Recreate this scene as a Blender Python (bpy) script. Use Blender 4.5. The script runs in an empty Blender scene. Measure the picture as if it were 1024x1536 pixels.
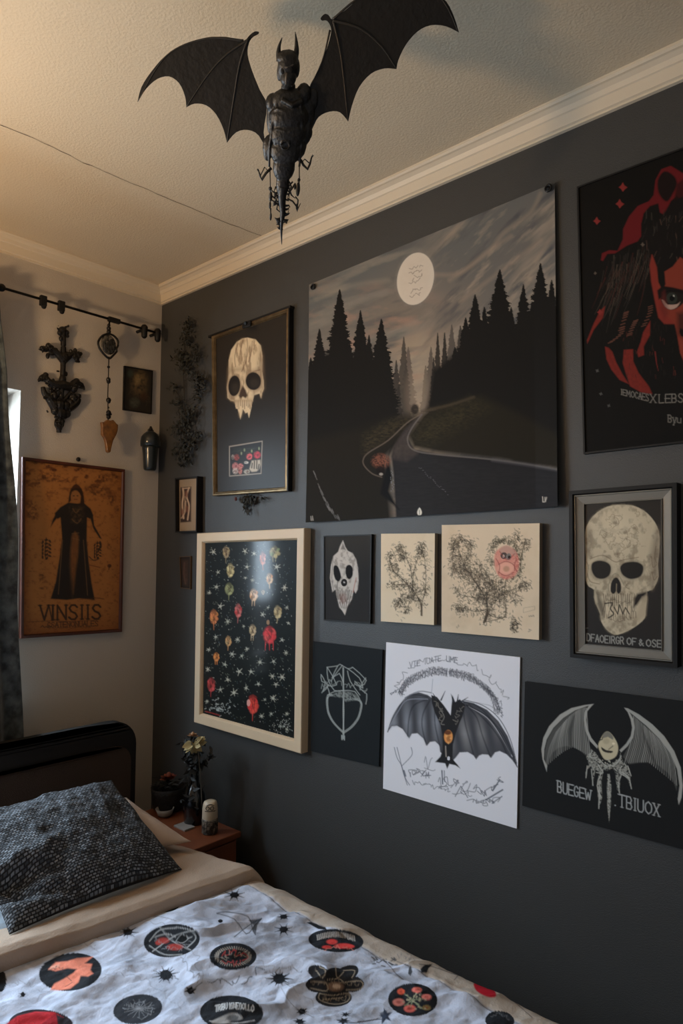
LDAY, LBACK, LLAMP, EXPO = 148.0, 1.0, 37.0, 0.0
G = dict(forest=.85, skull1=.75, corner=.5, floral=.75, mid=.75, mid2=.64, low=.7, wbat=.66, rbat=.5, bskull=.55, face=.95, vins=.62, dsmall=.4, duvet=.62)
import bpy, bmesh, math, random
import numpy as np
from mathutils import Vector, Matrix
from mathutils.geometry import tessellate_polygon

random.seed(7)
SC = bpy.context.scene
COL = SC.collection
PI = math.pi

# ---------------------------------------------------------------- camera
YAW, PITCH, ROLL, FPX = .72389, .069368, .0027953, 1009.55
CAM = np.array([2.319, -1.518, 1.45])
def cam_rows():
    cy, sy, cp, sp = math.cos(YAW), math.sin(YAW), math.cos(PITCH), math.sin(PITCH)
    F = np.array([-sy*cp, cy*cp, sp]); r = np.array([cy, sy, 0.0]); u = np.cross(r, F)
    c, s = math.cos(ROLL), math.sin(ROLL)
    return np.array([r*c+u*s, -r*s+u*c, F])
MR = cam_rows()
def ray(x, y): return MR.T @ np.array([(x-512)/FPX, -(y-768)/FPX, 1.0])
def project(P):
    q = (np.asarray(P, float)-CAM) @ MR.T
    return 512+FPX*q[..., 0]/q[..., 2], 768-FPX*q[..., 1]/q[..., 2]
def W(px, py, off=0.0):                  # point on the dark wall (y = 0), off metres in front of it
    d = ray(px, py); return CAM+d*((-off-CAM[1])/d[1])
def L(px, py, off=0.0):                  # point on the window wall (x = 0)
    d = ray(px, py); return CAM+d*((off-CAM[0])/d[0])
def Z(px, py, z):                        # point at height z
    d = ray(px, py); return CAM+d*((z-CAM[2])/d[2])
def D(px, py, dep): return CAM+ray(px, py)*dep

cd = bpy.data.cameras.new('camera'); cam = bpy.data.objects.new('camera', cd); COL.objects.link(cam)
cd.sensor_fit = 'VERTICAL'; cd.sensor_height = 36; cd.lens = FPX/1536*36; cd.clip_start = .02
Mx = Matrix([[MR[0][i], MR[1][i], -MR[2][i], CAM[i]] for i in range(3)]+[[0, 0, 0, 1]])
cam.matrix_world = Mx; SC.camera = cam

# ---------------------------------------------------------------- colour and materials
def lin1(v):
    v = v/255.0
    return v/12.92 if v <= .04045 else ((v+.055)/1.055)**2.4
def lin(c): return np.array([lin1(float(v)) for v in c])
MATS = {}
def mat(name, c=(128, 128, 128), rough=.6, metal=0.0, bump=None, var=None, coat=0.0, spec=.5, attr=False, sheen=0.0, emit=None, trans=0.0):
    """principled material; c sRGB 0-255; bump=(scale,strength,detail); var=(scale, second colour, amount)"""
    if name in MATS: return MATS[name]
    m = bpy.data.materials.new(name); m.use_nodes = True; MATS[name] = m
    nt = m.node_tree; b = nt.nodes['Principled BSDF']
    b.inputs['Roughness'].default_value = rough; b.inputs['Metallic'].default_value = metal
    b.inputs['Specular IOR Level'].default_value = spec
    if coat: b.inputs['Coat Weight'].default_value = coat; b.inputs['Coat Roughness'].default_value = .12
    if sheen: b.inputs['Sheen Weight'].default_value = sheen
    if trans: b.inputs['Transmission Weight'].default_value = trans
    if emit:
        b.inputs['Emission Color'].default_value = (*lin(emit[0]), 1); b.inputs['Emission Strength'].default_value = emit[1]
    b.inputs['Base Color'].default_value = (*lin(c), 1)
    tc = nt.nodes.new('ShaderNodeTexCoord')
    if attr:
        a = nt.nodes.new('ShaderNodeAttribute'); a.attribute_name = 'Paint'
        nt.links.new(a.outputs['Color'], b.inputs['Base Color'])
    elif var:
        n = nt.nodes.new('ShaderNodeTexNoise'); n.inputs['Scale'].default_value = var[0]; n.inputs['Detail'].default_value = 6
        nt.links.new(tc.outputs['Object'], n.inputs['Vector'])
        r = nt.nodes.new('ShaderNodeValToRGB'); r.color_ramp.elements[0].position = .5-var[2]; r.color_ramp.elements[1].position = .5+var[2]
        r.color_ramp.elements[0].color = (*lin(c), 1); r.color_ramp.elements[1].color = (*lin(var[1]), 1)
        nt.links.new(n.outputs['Fac'], r.inputs['Fac']); nt.links.new(r.outputs['Color'], b.inputs['Base Color'])
    if bump:
        n = nt.nodes.new('ShaderNodeTexNoise'); n.inputs['Scale'].default_value = bump[0]
        n.inputs['Detail'].default_value = bump[2] if len(bump) > 2 else 3
        nt.links.new(tc.outputs['Object'], n.inputs['Vector'])
        bp = nt.nodes.new('ShaderNodeBump'); bp.inputs['Strength'].default_value = bump[1]; bp.inputs['Distance'].default_value = .004
        nt.links.new(n.outputs['Fac'], bp.inputs['Height']); nt.links.new(bp.outputs['Normal'], b.inputs['Normal'])
    return m

# ---------------------------------------------------------------- objects
def worldloc(o):
    v = np.zeros(3)
    while o: v += np.array(o.location); o = o.parent
    return v
def tag(o, label=None, cat=None, group=None, kind=None):
    if label: o['label'] = label
    if cat: o['category'] = cat
    if group: o['group'] = group
    if kind: o['kind'] = kind
    return o
def thing(name, loc, label, cat, group=None):
    o = bpy.data.objects.new(name, None); COL.objects.link(o); o.empty_display_size = .05
    o.location = tuple(float(v) for v in loc); return tag(o, label, cat, group)
def finish(name, me, m, parent, base=None, smooth=False):
    o = bpy.data.objects.new(name, me); COL.objects.link(o)
    if m: me.materials.append(m)
    if parent is not None:
        o.parent = parent; off = worldloc(parent)
    else:
        if base is None:
            n = len(me.vertices); a = np.empty(n*3, np.float32); me.vertices.foreach_get('co', a); a = a.reshape(-1, 3)
            base = (a[:, 0].mean(), a[:, 1].mean(), a[:, 2].min())
        off = np.array([float(v) for v in base]); o.location = tuple(off)
    me.transform(Matrix.Translation(tuple(-off)))
    if smooth: me.shade_smooth()
    return o
def from_bm(name, bm, m, parent=None, base=None, smooth=False, fix=True):
    if fix: bmesh.ops.recalc_face_normals(bm, faces=bm.faces)
    me = bpy.data.meshes.new(name); bm.to_mesh(me); bm.free()
    return finish(name, me, m, parent, base, smooth)
def grid_obj(name, P, m, parent=None, col=None, smooth=True, base=None, uv=False):
    """P (rows, cols, 3) world points, col (rows, cols, 3) linear colours"""
    nv, nu = P.shape[:2]
    me = bpy.data.meshes.new(name)
    idx = np.arange(nv*nu).reshape(nv, nu)
    q = np.stack([idx[:-1, :-1], idx[1:, :-1], idx[1:, 1:], idx[:-1, 1:]], -1).reshape(-1, 4)
    me.vertices.add(nv*nu); me.vertices.foreach_set('co', P.astype(np.float32).ravel())
    me.loops.add(q.size); me.loops.foreach_set('vertex_index', q.astype(np.int32).ravel())
    me.polygons.add(len(q)); me.polygons.foreach_set('loop_start', np.arange(0, q.size, 4, dtype=np.int32))
    me.polygons.foreach_set('loop_total', np.full(len(q), 4, np.int32))
    me.update(calc_edges=True)
    if col is not None:
        a = me.color_attributes.new('Paint', 'FLOAT_COLOR', 'POINT')
        c = np.ones((nv*nu, 4), np.float32); c[:, :3] = col.reshape(-1, 3); a.data.foreach_set('color', c.ravel())
    if uv:
        l = me.uv_layers.new(name='UVMap')
        U = np.stack(np.meshgrid(np.linspace(0, 1, nu), np.linspace(0, 1, nv)), -1).reshape(-1, 2)
        l.data.foreach_set('uv', U[q.ravel()].astype(np.float32).ravel())
    me.validate()
    return finish(name, me, m, parent, base, smooth)

# ---------------------------------------------------------------- bmesh shapes
def bx(bm, lo, hi, bev=0.0):
    r = bmesh.ops.create_cube(bm, size=1.0); vs = r['verts']
    for v in vs:
        v.co = Vector([lo[i]+(v.co[i]+.5)*(hi[i]-lo[i]) for i in range(3)])
    if bev:
        es = list({e for v in vs for e in v.link_edges})
        bmesh.ops.bevel(bm, geom=es, offset=bev, segments=2, affect='EDGES', profile=.5)
def box(name, lo, hi, m, parent=None, bev=0.0, **k):
    bm = bmesh.new(); bx(bm, lo, hi, bev); return from_bm(name, bm, m, parent, **k)
def tube(bm, pts, rad, seg=8, cap=True):
    pts = [Vector([float(c) for c in p]) for p in pts]; n = len(pts)
    if not hasattr(rad, '__len__'): rad = [rad]*n
    rings = []; up = Vector((0, 0, 1))
    for i in range(n):
        t = (pts[min(i+1, n-1)]-pts[max(i-1, 0)])
        if t.length < 1e-9: t = Vector((0, 0, 1))
        t.normalize()
        s = t.cross(up)
        if s.length < .05: s = t.cross(Vector((1, 0, 0)))
        s.normalize(); w = s.cross(t).normalized()
        rings.append([bm.verts.new(pts[i]+(s*math.cos(2*PI*k/seg)+w*math.sin(2*PI*k/seg))*rad[i]) for k in range(seg)])
    for a, b in zip(rings, rings[1:]):
        for k in range(seg): bm.faces.new((a[k], a[(k+1) % seg], b[(k+1) % seg], b[k]))
    if cap:
        bm.faces.new(rings[0][::-1]); bm.faces.new(rings[-1])
def sph(bm, c, r, seg=10, rot=None):
    res = bmesh.ops.create_uvsphere(bm, u_segments=seg, v_segments=max(6, seg*2//3), radius=1.0)
    if not hasattr(r, '__len__'): r = (r, r, r)
    for v in res['verts']:
        p = Vector((v.co.x*r[0], v.co.y*r[1], v.co.z*r[2]))
        if rot is not None: p = rot @ p
        v.co = p+Vector([float(k) for k in c])
def lathe(bm, c, prof, seg=20, axis=(0, 0, 1)):
    """prof: list of (radius, height)"""
    c = Vector([float(k) for k in c]); rings = []
    for r, h in prof:
        rings.append([bm.verts.new(c+Vector((r*math.cos(2*PI*k/seg), r*math.sin(2*PI*k/seg), h))) for k in range(seg)])
    for a, b in zip(rings, rings[1:]):
        for k in range(seg): bm.faces.new((a[k], a[(k+1) % seg], b[(k+1) % seg], b[k]))
    bm.faces.new(rings[0][::-1]); bm.faces.new(rings[-1])
def leaf(bm, p, d, n, ln, wd, curl=.2):
    p = Vector([float(k) for k in p]); d = Vector(d).normalized(); n = Vector(n)
    s = d.cross(n)
    if s.length < 1e-3: s = d.cross(Vector((.3, .8, .1)))
    s.normalize(); n = s.cross(d)
    L_, R_, M_ = [], [], []
    for t, w in ((0, .12), (.25, .8), (.5, 1), (.75, .65), (1, .03)):
        c = p+d*ln*t+n*(-curl*ln*t*t); M_.append(bm.verts.new(c-n*.12*wd*w))
        L_.append(bm.verts.new(c-s*wd*w*.5)); R_.append(bm.verts.new(c+s*wd*w*.5))
    for i in range(4):
        bm.faces.new((L_[i], M_[i], M_[i+1], L_[i+1])); bm.faces.new((M_[i], R_[i], R_[i+1], M_[i+1]))
def remesh(o, vox):
    md = o.modifiers.new('melt', 'REMESH'); md.mode = 'VOXEL'; md.voxel_size = vox; md.use_smooth_shade = True
    return o
def solid(bm, loop, dvec):
    """extrude a planar loop of 3-D points by dvec"""
    a = [bm.verts.new(Vector([float(k) for k in p])) for p in loop]
    b = [bm.verts.new(v.co+Vector([float(k) for k in dvec])) for v in a]
    if len(a) <= 4: bm.faces.new(a[::-1]); bm.faces.new(b)
    else:
        for t in tessellate_polygon([[v.co.copy() for v in a]]):
            bm.faces.new([a[i] for i in t][::-1]); bm.faces.new([b[i] for i in t])
    for i in range(len(a)):
        j = (i+1) % len(a); bm.faces.new((a[i], a[j], b[j], b[i]))
def cat(pts, n=6, closed=False):
    """Catmull-Rom through pts"""
    P = [np.array(p, float) for p in pts]; N = len(P); out = []
    rng = range(N if closed else N-1)
    for i in rng:
        p0 = P[(i-1) % N] if closed or i > 0 else P[i]
        p1 = P[i]; p2 = P[(i+1) % N]
        p3 = P[(i+2) % N] if closed or i+2 < N else p2
        for k in range(n):
            t = k/n
            out.append(.5*((2*p1)+(-p0+p2)*t+(2*p0-5*p1+4*p2-p3)*t*t+(-p0+3*p1-3*p2+p3)*t**3))
    if not closed: out.append(P[-1])
    return np.array(out)

# ---------------------------------------------------------------- painting on fine grids
def vnoise(x, y, seed=0):
    xi = np.floor(x).astype(np.int64); yi = np.floor(y).astype(np.int64); fx = x-xi; fy = y-yi
    fx = fx*fx*(3-2*fx); fy = fy*fy*(3-2*fy)
    def h(a, b):
        v = (a*374761393+b*668265263+seed*1442695041) & 0xffffffff
        v = ((v ^ (v >> 13))*1274126177) & 0xffffffff
        return ((v ^ (v >> 16)) & 0xffff)/65535.0
    return (h(xi, yi)*(1-fx)+h(xi+1, yi)*fx)*(1-fy)+(h(xi, yi+1)*(1-fx)+h(xi+1, yi+1)*fx)*fy
def fbm(x, y, seed=0, o=4):
    s = 0; a = .5; t = 0
    for k in range(o):
        s = s+a*vnoise(x*2**k, y*2**k, seed+k*17); t += a; a *= .5
    return s/t
class Paint:
    def __init__(s, P, base, gain=.6):
        s.P = P; s.X, s.Y = project(P); s.gain = np.ones(3)*gain
        s.C = np.empty(P.shape); s.C[:] = s.alb(base); s.view(0, 0, 1)
        s.ylo, s.yhi = s.Y.min(1), s.Y.max(1); s.xlo, s.xhi = s.X.min(0), s.X.max(0)
    def alb(s, c):
        a = lin(c)/s.gain; return a*min(1.0, .84/max(a.max(), 1e-6))
    def view(s, ox, oy, k): s.o = (ox, oy, k); return s
    def pt(s, p):
        p = np.asarray(p, float); return np.stack([s.o[0]+p[..., 0]/s.o[2], s.o[1]+p[..., 1]/s.o[2]], -1)
    def uv(s, sl=(slice(None), slice(None))):   # coordinates of the current view
        return (s.X[sl]-s.o[0])*s.o[2], (s.Y[sl]-s.o[1])*s.o[2]
    def sl(s, x0, y0, x1, y1):
        r = np.nonzero((s.yhi >= y0) & (s.ylo <= y1))[0]; c = np.nonzero((s.xhi >= x0) & (s.xlo <= x1))[0]
        if len(r) == 0 or len(c) == 0: return None
        return slice(r[0], r[-1]+1), slice(c[0], c[-1]+1)
    def mix(s, sl, a, col):
        c = s.alb(col) if not isinstance(col, np.ndarray) else col
        s.C[sl] = s.C[sl]*(1-a[..., None])+c*a[..., None]
    def whole(s, fn):                        # fn(u, v) -> alpha, colour
        u, v = s.uv(); a, c = fn(u, v); s.mix((slice(None), slice(None)), np.clip(a, 0, 1), c)
    def sd(s, pts, X, Y):                    # signed distance to a polygon
        n = len(pts); d = np.full(X.shape, 1e18); ins = np.zeros(X.shape, bool)
        for i in range(n):
            ax, ay = pts[i]; bx_, by = pts[(i+1) % n]; ex, ey = bx_-ax, by-ay; L2 = ex*ex+ey*ey+1e-12
            t = np.clip(((X-ax)*ex+(Y-ay)*ey)/L2, 0, 1)
            d = np.minimum(d, (X-ax-t*ex)**2+(Y-ay-t*ey)**2)
            if abs(ey) > 1e-9:
                ins ^= ((ay > Y) != (by > Y)) & (X < ex*(Y-ay)/ey+ax)
        d = np.sqrt(d); return np.where(ins, -d, d)
    def poly(s, pts, col, a=1.0, soft=.6, curve=0, tex=None):
        pts = s.pt(pts)
        if curve: pts = cat(pts, curve, True)
        m = soft+1; sl = s.sl(pts[:, 0].min()-m, pts[:, 1].min()-m, pts[:, 0].max()+m, pts[:, 1].max()+m)
        if sl is None: return
        d = s.sd(pts, s.X[sl], s.Y[sl]); al = np.clip(.5-d/(2*soft), 0, 1)*a
        if tex: al = al*tex(*s.uv(sl))
        s.mix(sl, al, col)
    def line(s, pts, w, col, a=1.0, curve=0, w2=None, soft=.5):
        """w in photo pixels"""
        pts = s.pt(pts)
        if curve: pts = cat(pts, curve)
        m = max(w, w2 or 0)+1.2; sl = s.sl(pts[:, 0].min()-m, pts[:, 1].min()-m, pts[:, 0].max()+m, pts[:, 1].max()+m)
        if sl is None: return
        X, Y = s.X[sl], s.Y[sl]; al = np.zeros(X.shape); n = len(pts)-1
        for i in range(n):
            ax, ay = pts[i]; ex, ey = pts[i+1][0]-ax, pts[i+1][1]-ay
            t = np.clip(((X-ax)*ex+(Y-ay)*ey)/(ex*ex+ey*ey+1e-12), 0, 1)
            d = np.hypot(X-ax-t*ex, Y-ay-t*ey); ww = w if w2 is None else w+(w2-w)*(i+t)/n
            al = np.maximum(al, np.clip((ww*.5-d)/(2*soft)+.5, 0, 1))
        s.mix(sl, al*a, col)
    def ell(s, x, y, rx, ry, col, a=1.0, rot=0, soft=.12, tex=None):
        c = s.pt((x, y)); rx /= s.o[2]; ry /= s.o[2]; m = max(rx, ry)*(1+soft)+1
        sl = s.sl(c[0]-m, c[1]-m, c[0]+m, c[1]+m)
        if sl is None: return
        X, Y = s.X[sl]-c[0], s.Y[sl]-c[1]; cr, sr = math.cos(rot), math.sin(rot)
        d = np.hypot((X*cr+Y*sr)/rx, (-X*sr+Y*cr)/ry); al = np.clip((1-d)/soft+.5, 0, 1)*a
        if tex: al = al*tex(*s.uv(sl))
        s.mix(sl, al, col)
    def scrawl(s, path, amp, w, col, n=40, seed=1, a=1.0, loop=.6, gaps=.15):
        """cursive-like marks along a path; amp in view units"""
        R = random.Random(seed); p = cat(path, 12); seg = np.hypot(*np.diff(p, axis=0).T); cum = np.r_[0, np.cumsum(seg)]
        cur = []
        for i in range(n):
            t = (i+.5)/n*cum[-1]; x = np.interp(t, cum, p[:, 0]); y = np.interp(t, cum, p[:, 1])
            t2 = min(t+1, cum[-1]); dx = np.interp(t2, cum, p[:, 0])-x; dy = np.interp(t2, cum, p[:, 1])-y; q = math.hypot(dx, dy)+1e-9
            nx, ny = -dy/q, dx/q; h = R.uniform(-1, 1)*amp*(1.3 if R.random() < .2 else .8); k = R.uniform(-loop, loop)*amp
            cur.append((x+nx*h+dx/q*k, y+ny*h+dy/q*k))
            if R.random() < gaps and len(cur) > 2: s.line(cur, w, col, a, curve=3); cur = []
        if len(cur) > 2: s.line(cur, w, col, a, curve=3)
    def burst(s, x, y, r, col, w=1.0, n=6, seed=0, a=1.0):
        R = random.Random(seed*7+int(x)); b = R.uniform(0, 3)
        for k in range(n):
            t = b+k*2*PI/n+R.uniform(-.25, .25); q = r*R.uniform(.6, 1.1)
            s.line([(x, y), (x+q*math.cos(t), y+q*math.sin(t))], w, col, a, w2=w*.6)
    def star(s, x, y, r, col, n=7, inner=.45, seed=0, sy=1.0):
        R = random.Random(seed); pts = []
        for k in range(2*n):
            q = r*(R.uniform(.85, 1.15) if k % 2 == 0 else inner*R.uniform(.8, 1.2)); t = k*PI/n+seed
            pts.append((x+q*math.cos(t), y+q*math.sin(t)*sy))
        s.poly(pts, col)
    GL = dict(V=[[(0, 0), (.5, 1), (1, 0)]], I=[[(.5, 0), (.5, 1)]], N=[[(0, 1), (0, 0), (1, 1), (1, 0)]],
        S=[[(.95, .15), (.7, 0), (.3, 0), (.05, .22), (.3, .45), (.75, .58), (.95, .8), (.7, 1), (.3, 1), (0, .85)]],
        U=[[(0, 0), (0, .8), (.25, 1), (.75, 1), (1, .8), (1, 0)]], E=[[(1, 0), (0, 0), (0, 1), (1, 1)], [(0, .5), (.8, .5)]],
        B=[[(0, 0), (0, 1), (.7, 1), (.95, .78), (.7, .5), (0, .5)], [(.65, .5), (.88, .25), (.65, 0), (0, 0)]],
        R=[[(0, 1), (0, 0), (.7, 0), (.95, .25), (.7, .5), (0, .5)], [(.5, .5), (1, 1)]], T=[[(0, 0), (1, 0)], [(.5, 0), (.5, 1)]],
        O=[[(.5, 0), (.1, .2), (0, .5), (.1, .8), (.5, 1), (.9, .8), (1, .5), (.9, .2), (.5, 0)]], X=[[(0, 0), (1, 1)], [(1, 0), (0, 1)]],
        G=[[(.95, .2), (.6, 0), (.2, .1), (0, .5), (.2, .9), (.6, 1), (.95, .85), (.95, .55), (.6, .55)]],
        F=[[(1, 0), (0, 0), (0, 1)], [(0, .48), (.75, .48)]], C=[[(.95, .2), (.6, 0), (.2, .1), (0, .5), (.2, .9), (.6, 1), (.95, .8)]],
        D=[[(0, 0), (0, 1), (.6, 1), (.95, .75), (1, .5), (.95, .25), (.6, 0), (0, 0)]], H=[[(0, 0), (0, 1)], [(1, 0), (1, 1)], [(0, .5), (1, .5)]],
        L=[[(0, 0), (0, 1), (.9, 1)]], K=[[(0, 0), (0, 1)], [(1, 0), (0, .55), (1, 1)]], A=[[(0, 1), (.5, 0), (1, 1)], [(.2, .62), (.8, .62)]],
        M=[[(0, 1), (.1, 0), (.5, .7), (.9, 0), (1, 1)]], W=[[(0, 0), (.25, 1), (.5, .3), (.75, 1), (1, 0)]], Y=[[(0, 0), (.5, .5), (1, 0)], [(.5, .5), (.5, 1)]])
    GL['&'] = [[(1, 1), (.2, .25), (.4, 0), (.65, .2), (.1, .7), (.35, 1), (.9, .6)]]
    GL['.'] = [[(.45, .93), (.55, 1)]]; GL['y'] = [[(0, .3), (.5, 1)], [(1, .3), (.2, 1.35)]]; GL['u'] = [[(0, .35), (0, .9), (.5, 1), (1, .9), (1, .35), (1, 1)]]
    WD = dict(I=.3, M=1.15, W=1.2, O=1.0)
    def text(s, t, p0, p1, h, w, col, a=1.0, serif=True, arc=0.0, h2=None):
        """p0..p1 baseline in view units, h letter height; glyph strokes drawn in the plane of the sheet"""
        ws = [s.WD.get(c, .5 if c in ' .' else .85) for c in t]; tot = sum(ws)+.28*(len(t)-1); x = 0
        dx, dy = p1[0]-p0[0], p1[1]-p0[1]
        for c, cw in zip(t, ws):
            hh = h if h2 is None else h+(h2-h)*x/tot
            for st in Paint.GL.get(c, []):
                q = []
                for gx, gy in st:
                    f = (x+gx*cw)/tot; b = math.sin(f*PI)*arc
                    q.append((p0[0]+dx*f, p0[1]+dy*f+b-(1-gy)*hh))
                s.line(q, w, col, a)
                if serif and len(st) < 6:
                    for e in (q[0], q[-1]): s.line([(e[0]-hh*.1, e[1]-dy/max(dx, 1)*hh*.1), (e[0]+hh*.1, e[1]+dy/max(dx, 1)*hh*.1)], w*.8, col, a*.8)
            x += cw+.28

# ---------------------------------------------------------------- quads hung on the two walls
class Wall:
    def __init__(s, kind): s.k = kind
    def un(s, px, py, off): return W(px, py, off) if s.k == 'dark' else L(px, py, off)
    def p2(s, P): return np.array([P[0] if s.k == 'dark' else P[1], P[2]])
    def p3(s, q, off): return np.array([q[0], -off, q[1]]) if s.k == 'dark' else np.array([off, q[0], q[1]])
DARK, LEFT = Wall('dark'), Wall('left')
def inset(q, d):
    """q: 4 corners TL TR BR BL (2-D); offset all sides inward by d"""
    q = [np.array(p, float) for p in q]; c = sum(q)/4; ls = []
    for i in range(4):
        a, b = q[i], q[(i+1) % 4]; e = (b-a)/np.linalg.norm(b-a); n = np.array([-e[1], e[0]])
        if np.dot(n, c-a) < 0: n = -n
        ls.append((a+n*d, e))
    out = []
    for i in range(4):
        (a, e), (b, g) = ls[i-1], ls[i]; A = np.array([e, -g]).T; t = np.linalg.solve(A, b-a); out.append(a+e*t[0])
    return out
def corners(wall, px4, off):
    return [wall.p2(wall.un(x, y, off)) for x, y in px4]
def ring(name, wall, q, prof, m, parent, back=False):
    """mitred frame: prof = [(inset, height)...]"""
    bm = bmesh.new(); loops = [[bm.verts.new(Vector(wall.p3(p, h))) for p in inset(q, i)] for i, h in prof]
    for a, b in zip(loops, loops[1:]):
        for k in range(4): bm.faces.new((a[k], a[(k+1) % 4], b[(k+1) % 4], b[k]))
    a, b = loops[-1], loops[0]
    for k in range(4): bm.faces.new((a[k], a[(k+1) % 4], b[(k+1) % 4], b[k]))
    return from_bm(name, bm, m, parent)
def sheet(wall, q, off, nu, nv, bulge=None):
    TL, TR, BR, BL = q; u = np.linspace(0, 1, nu)[None, :, None]; v = np.linspace(0, 1, nv)[:, None, None]
    G = (TL*(1-u)+TR*u)*(1-v)+(BL*(1-u)+BR*u)*v
    o = np.full(G.shape[:2], off) if not hasattr(off, 'shape') else off
    if bulge is not None: o = o+bulge(u[..., 0]+0*v[..., 0], v[..., 0]+0*u[..., 0])
    P = np.empty(G.shape[:2]+(3,)); P[..., 2] = G[..., 1]
    if wall.k == 'dark': P[..., 0] = G[..., 0]; P[..., 1] = -o
    else: P[..., 1] = G[..., 0]; P[..., 0] = o
    return P
def slab(name, wall, q, o0, o1, m, parent=None, bev=0.0, **k):
    bm = bmesh.new(); solid(bm, [wall.p3(p, o0) for p in q], wall.p3(q[0], o1)-wall.p3(q[0], o0))
    if bev: bmesh.ops.bevel(bm, geom=list(bm.edges), offset=bev, segments=2, affect='EDGES')
    return from_bm(name, bm, m, parent, **k)
def basept(wall, q, off=0.0):
    c = (q[2]+q[3])/2; return wall.p3(c, off)
RES = 1.0          # paint samples per photo pixel
def nres(px4):
    (a, b, c, d) = [np.array(p, float) for p in px4]
    return int(max(np.linalg.norm(b-a), np.linalg.norm(c-d))*RES)+4, int(max(np.linalg.norm(d-a), np.linalg.norm(c-b))*RES)+4
# ================================================================ the room
ZC, ZB = 2.535, 2.475            # ceiling, lower edge of the crown moulding
RX, RY = 3.7, -3.4               # far ends of the room
M_dark = mat('charcoal_paint', (63.5, 63, 62), .43, bump=(420, .30, 4), spec=.42)
M_cream = mat('cream_paint', (192, 181, 168), .85, bump=(380, .3, 4))
M_ceil = mat('stucco_ceiling', (210, 194, 168), .9, bump=(170, .38, 5))
M_trim = mat('trim_paint', (218, 203, 180), .45)
M_floor = mat('floor_boards', (84, 58, 40), .5, var=(3, (60, 40, 28), .3))
def struct(o): o['kind'] = 'structure'; return o
struct(box('floor', (-.15, RY-.1, -.05), (RX+.1, .12, 0), M_floor))
struct(box('ceiling', (-.15, RY-.1, ZC), (RX+.1, .12, ZC+.08), M_ceil))
struct(box('wall_right', (-.15, 0, 0), (RX, .12, ZC), M_dark))
struct(box('wall_back', (-.15, RY-.1, 0), (RX, RY, ZC), M_cream))
struct(box('wall_front', (RX, RY, 0), (RX+.1, .12, ZC), M_cream))
WY1, WY0, WZ0, WZ1 = -.548, -1.95, .95, 2.02     # window opening
bm = bmesh.new()
bx(bm, (-.15, WY1, 0), (0, 0, ZC)); bx(bm, (-.15, RY, 0), (0, WY0, ZC))
bx(bm, (-.15, WY0, 0), (0, WY1, WZ0)); bx(bm, (-.15, WY0, WZ1), (0, WY1, ZC))
struct(from_bm('wall_left', bm, M_cream))
# window
M_pvc = mat('white_window_frame', (225, 225, 225), .4)
bm = bmesh.new()
for lo, hi in (((WY0, WZ0), (WY1, WZ0+.05)), ((WY0, WZ1-.05), (WY1, WZ1)), ((WY0, WZ0), (WY0+.05, WZ1)), ((WY1-.03, WZ0), (WY1, WZ1)), ((-1.27, WZ0), (-1.22, WZ1))):
    bx(bm, (-.145, lo[0], lo[1]), (-.105, hi[0], hi[1]))
wf = struct(from_bm('window_1', bm, M_pvc))
m = bpy.data.materials.new('clear_glass'); m.use_nodes = True; nt = m.node_tree; nt.nodes.clear()
o_ = nt.nodes.new('ShaderNodeOutputMaterial'); mx = nt.nodes.new('ShaderNodeMixShader'); t_ = nt.nodes.new('ShaderNodeBsdfTransparent'); g_ = nt.nodes.new('ShaderNodeBsdfGlossy')
g_.inputs['Roughness'].default_value = .02; mx.inputs[0].default_value = .06
nt.links.new(t_.outputs[0], mx.inputs[1]); nt.links.new(g_.outputs[0], mx.inputs[2]); nt.links.new(mx.outputs[0], o_.inputs[0])
struct(box('window_pane', (-.128, WY0+.05, WZ0+.05), (-.122, -1.27, WZ1-.05), m, wf))
struct(box('window_pane', (-.128, -1.22, WZ0+.05), (-.122, WY1-.03, WZ1-.05), m, wf))
struct(box('window_sill', (-.05, WY0, WZ0-.03), (.03, WY1+.02, WZ0), M_pvc, wf))
# crown moulding
prof = [(0, ZB), (.010, ZB), (.010, ZB+.005), (.016, ZB+.007), (.021, ZB+.031), (.025, ZB+.033), (.030, ZB+.043), (.040, ZB+.049), (.046, ZB+.050), (.050, ZB+.054), (.050, ZC), (0, ZC)]
for nm, k in (('trim_1', 0), ('trim_2', 1)):
    bm = bmesh.new(); A, B = [], []
    for d, z in prof:
        if k == 0: A.append(bm.verts.new((d, -d, z))); B.append(bm.verts.new((RX, -d, z)))
        else: A.append(bm.verts.new((d, -d, z))); B.append(bm.verts.new((d, RY, z)))
    for i in range(len(prof)):
        j = (i+1) % len(prof); bm.faces.new((A[i], A[j], B[j], B[i]))
    bm.faces.new(A); bm.faces.new(B[::-1]); struct(from_bm(nm, bm, M_trim))
# hairline crack across the ceiling
cr = [(0, 188), (40, 203), (90, 226), (118, 241), (140, 250), (165, 261), (210, 280), (260, 301), (310, 322), (345, 336), (392, 354)]
cp = [Z(x+random.uniform(-.5, .5), y+random.uniform(-.7, .7), ZC-.0006) for x, y in cat(cr, 4)]
d0 = cp[0]-cp[3]; cp = [cp[0]+d0/np.linalg.norm(d0)*.5]+cp
bm = bmesh.new(); prev = None
for i, p in enumerate(cp):
    w = random.uniform(.0013, .0026); a = bm.verts.new((p[0]-w*.4, p[1]+w, p[2])); b = bm.verts.new((p[0]+w*.4, p[1]-w, p[2]))
    if prev: bm.faces.new((prev[0], a, b, prev[1]))
    prev = (a, b)
struct(from_bm('ceiling_crack', bm, mat('crack', (70, 52, 38), .9), bpy.data.objects['ceiling']))

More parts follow.
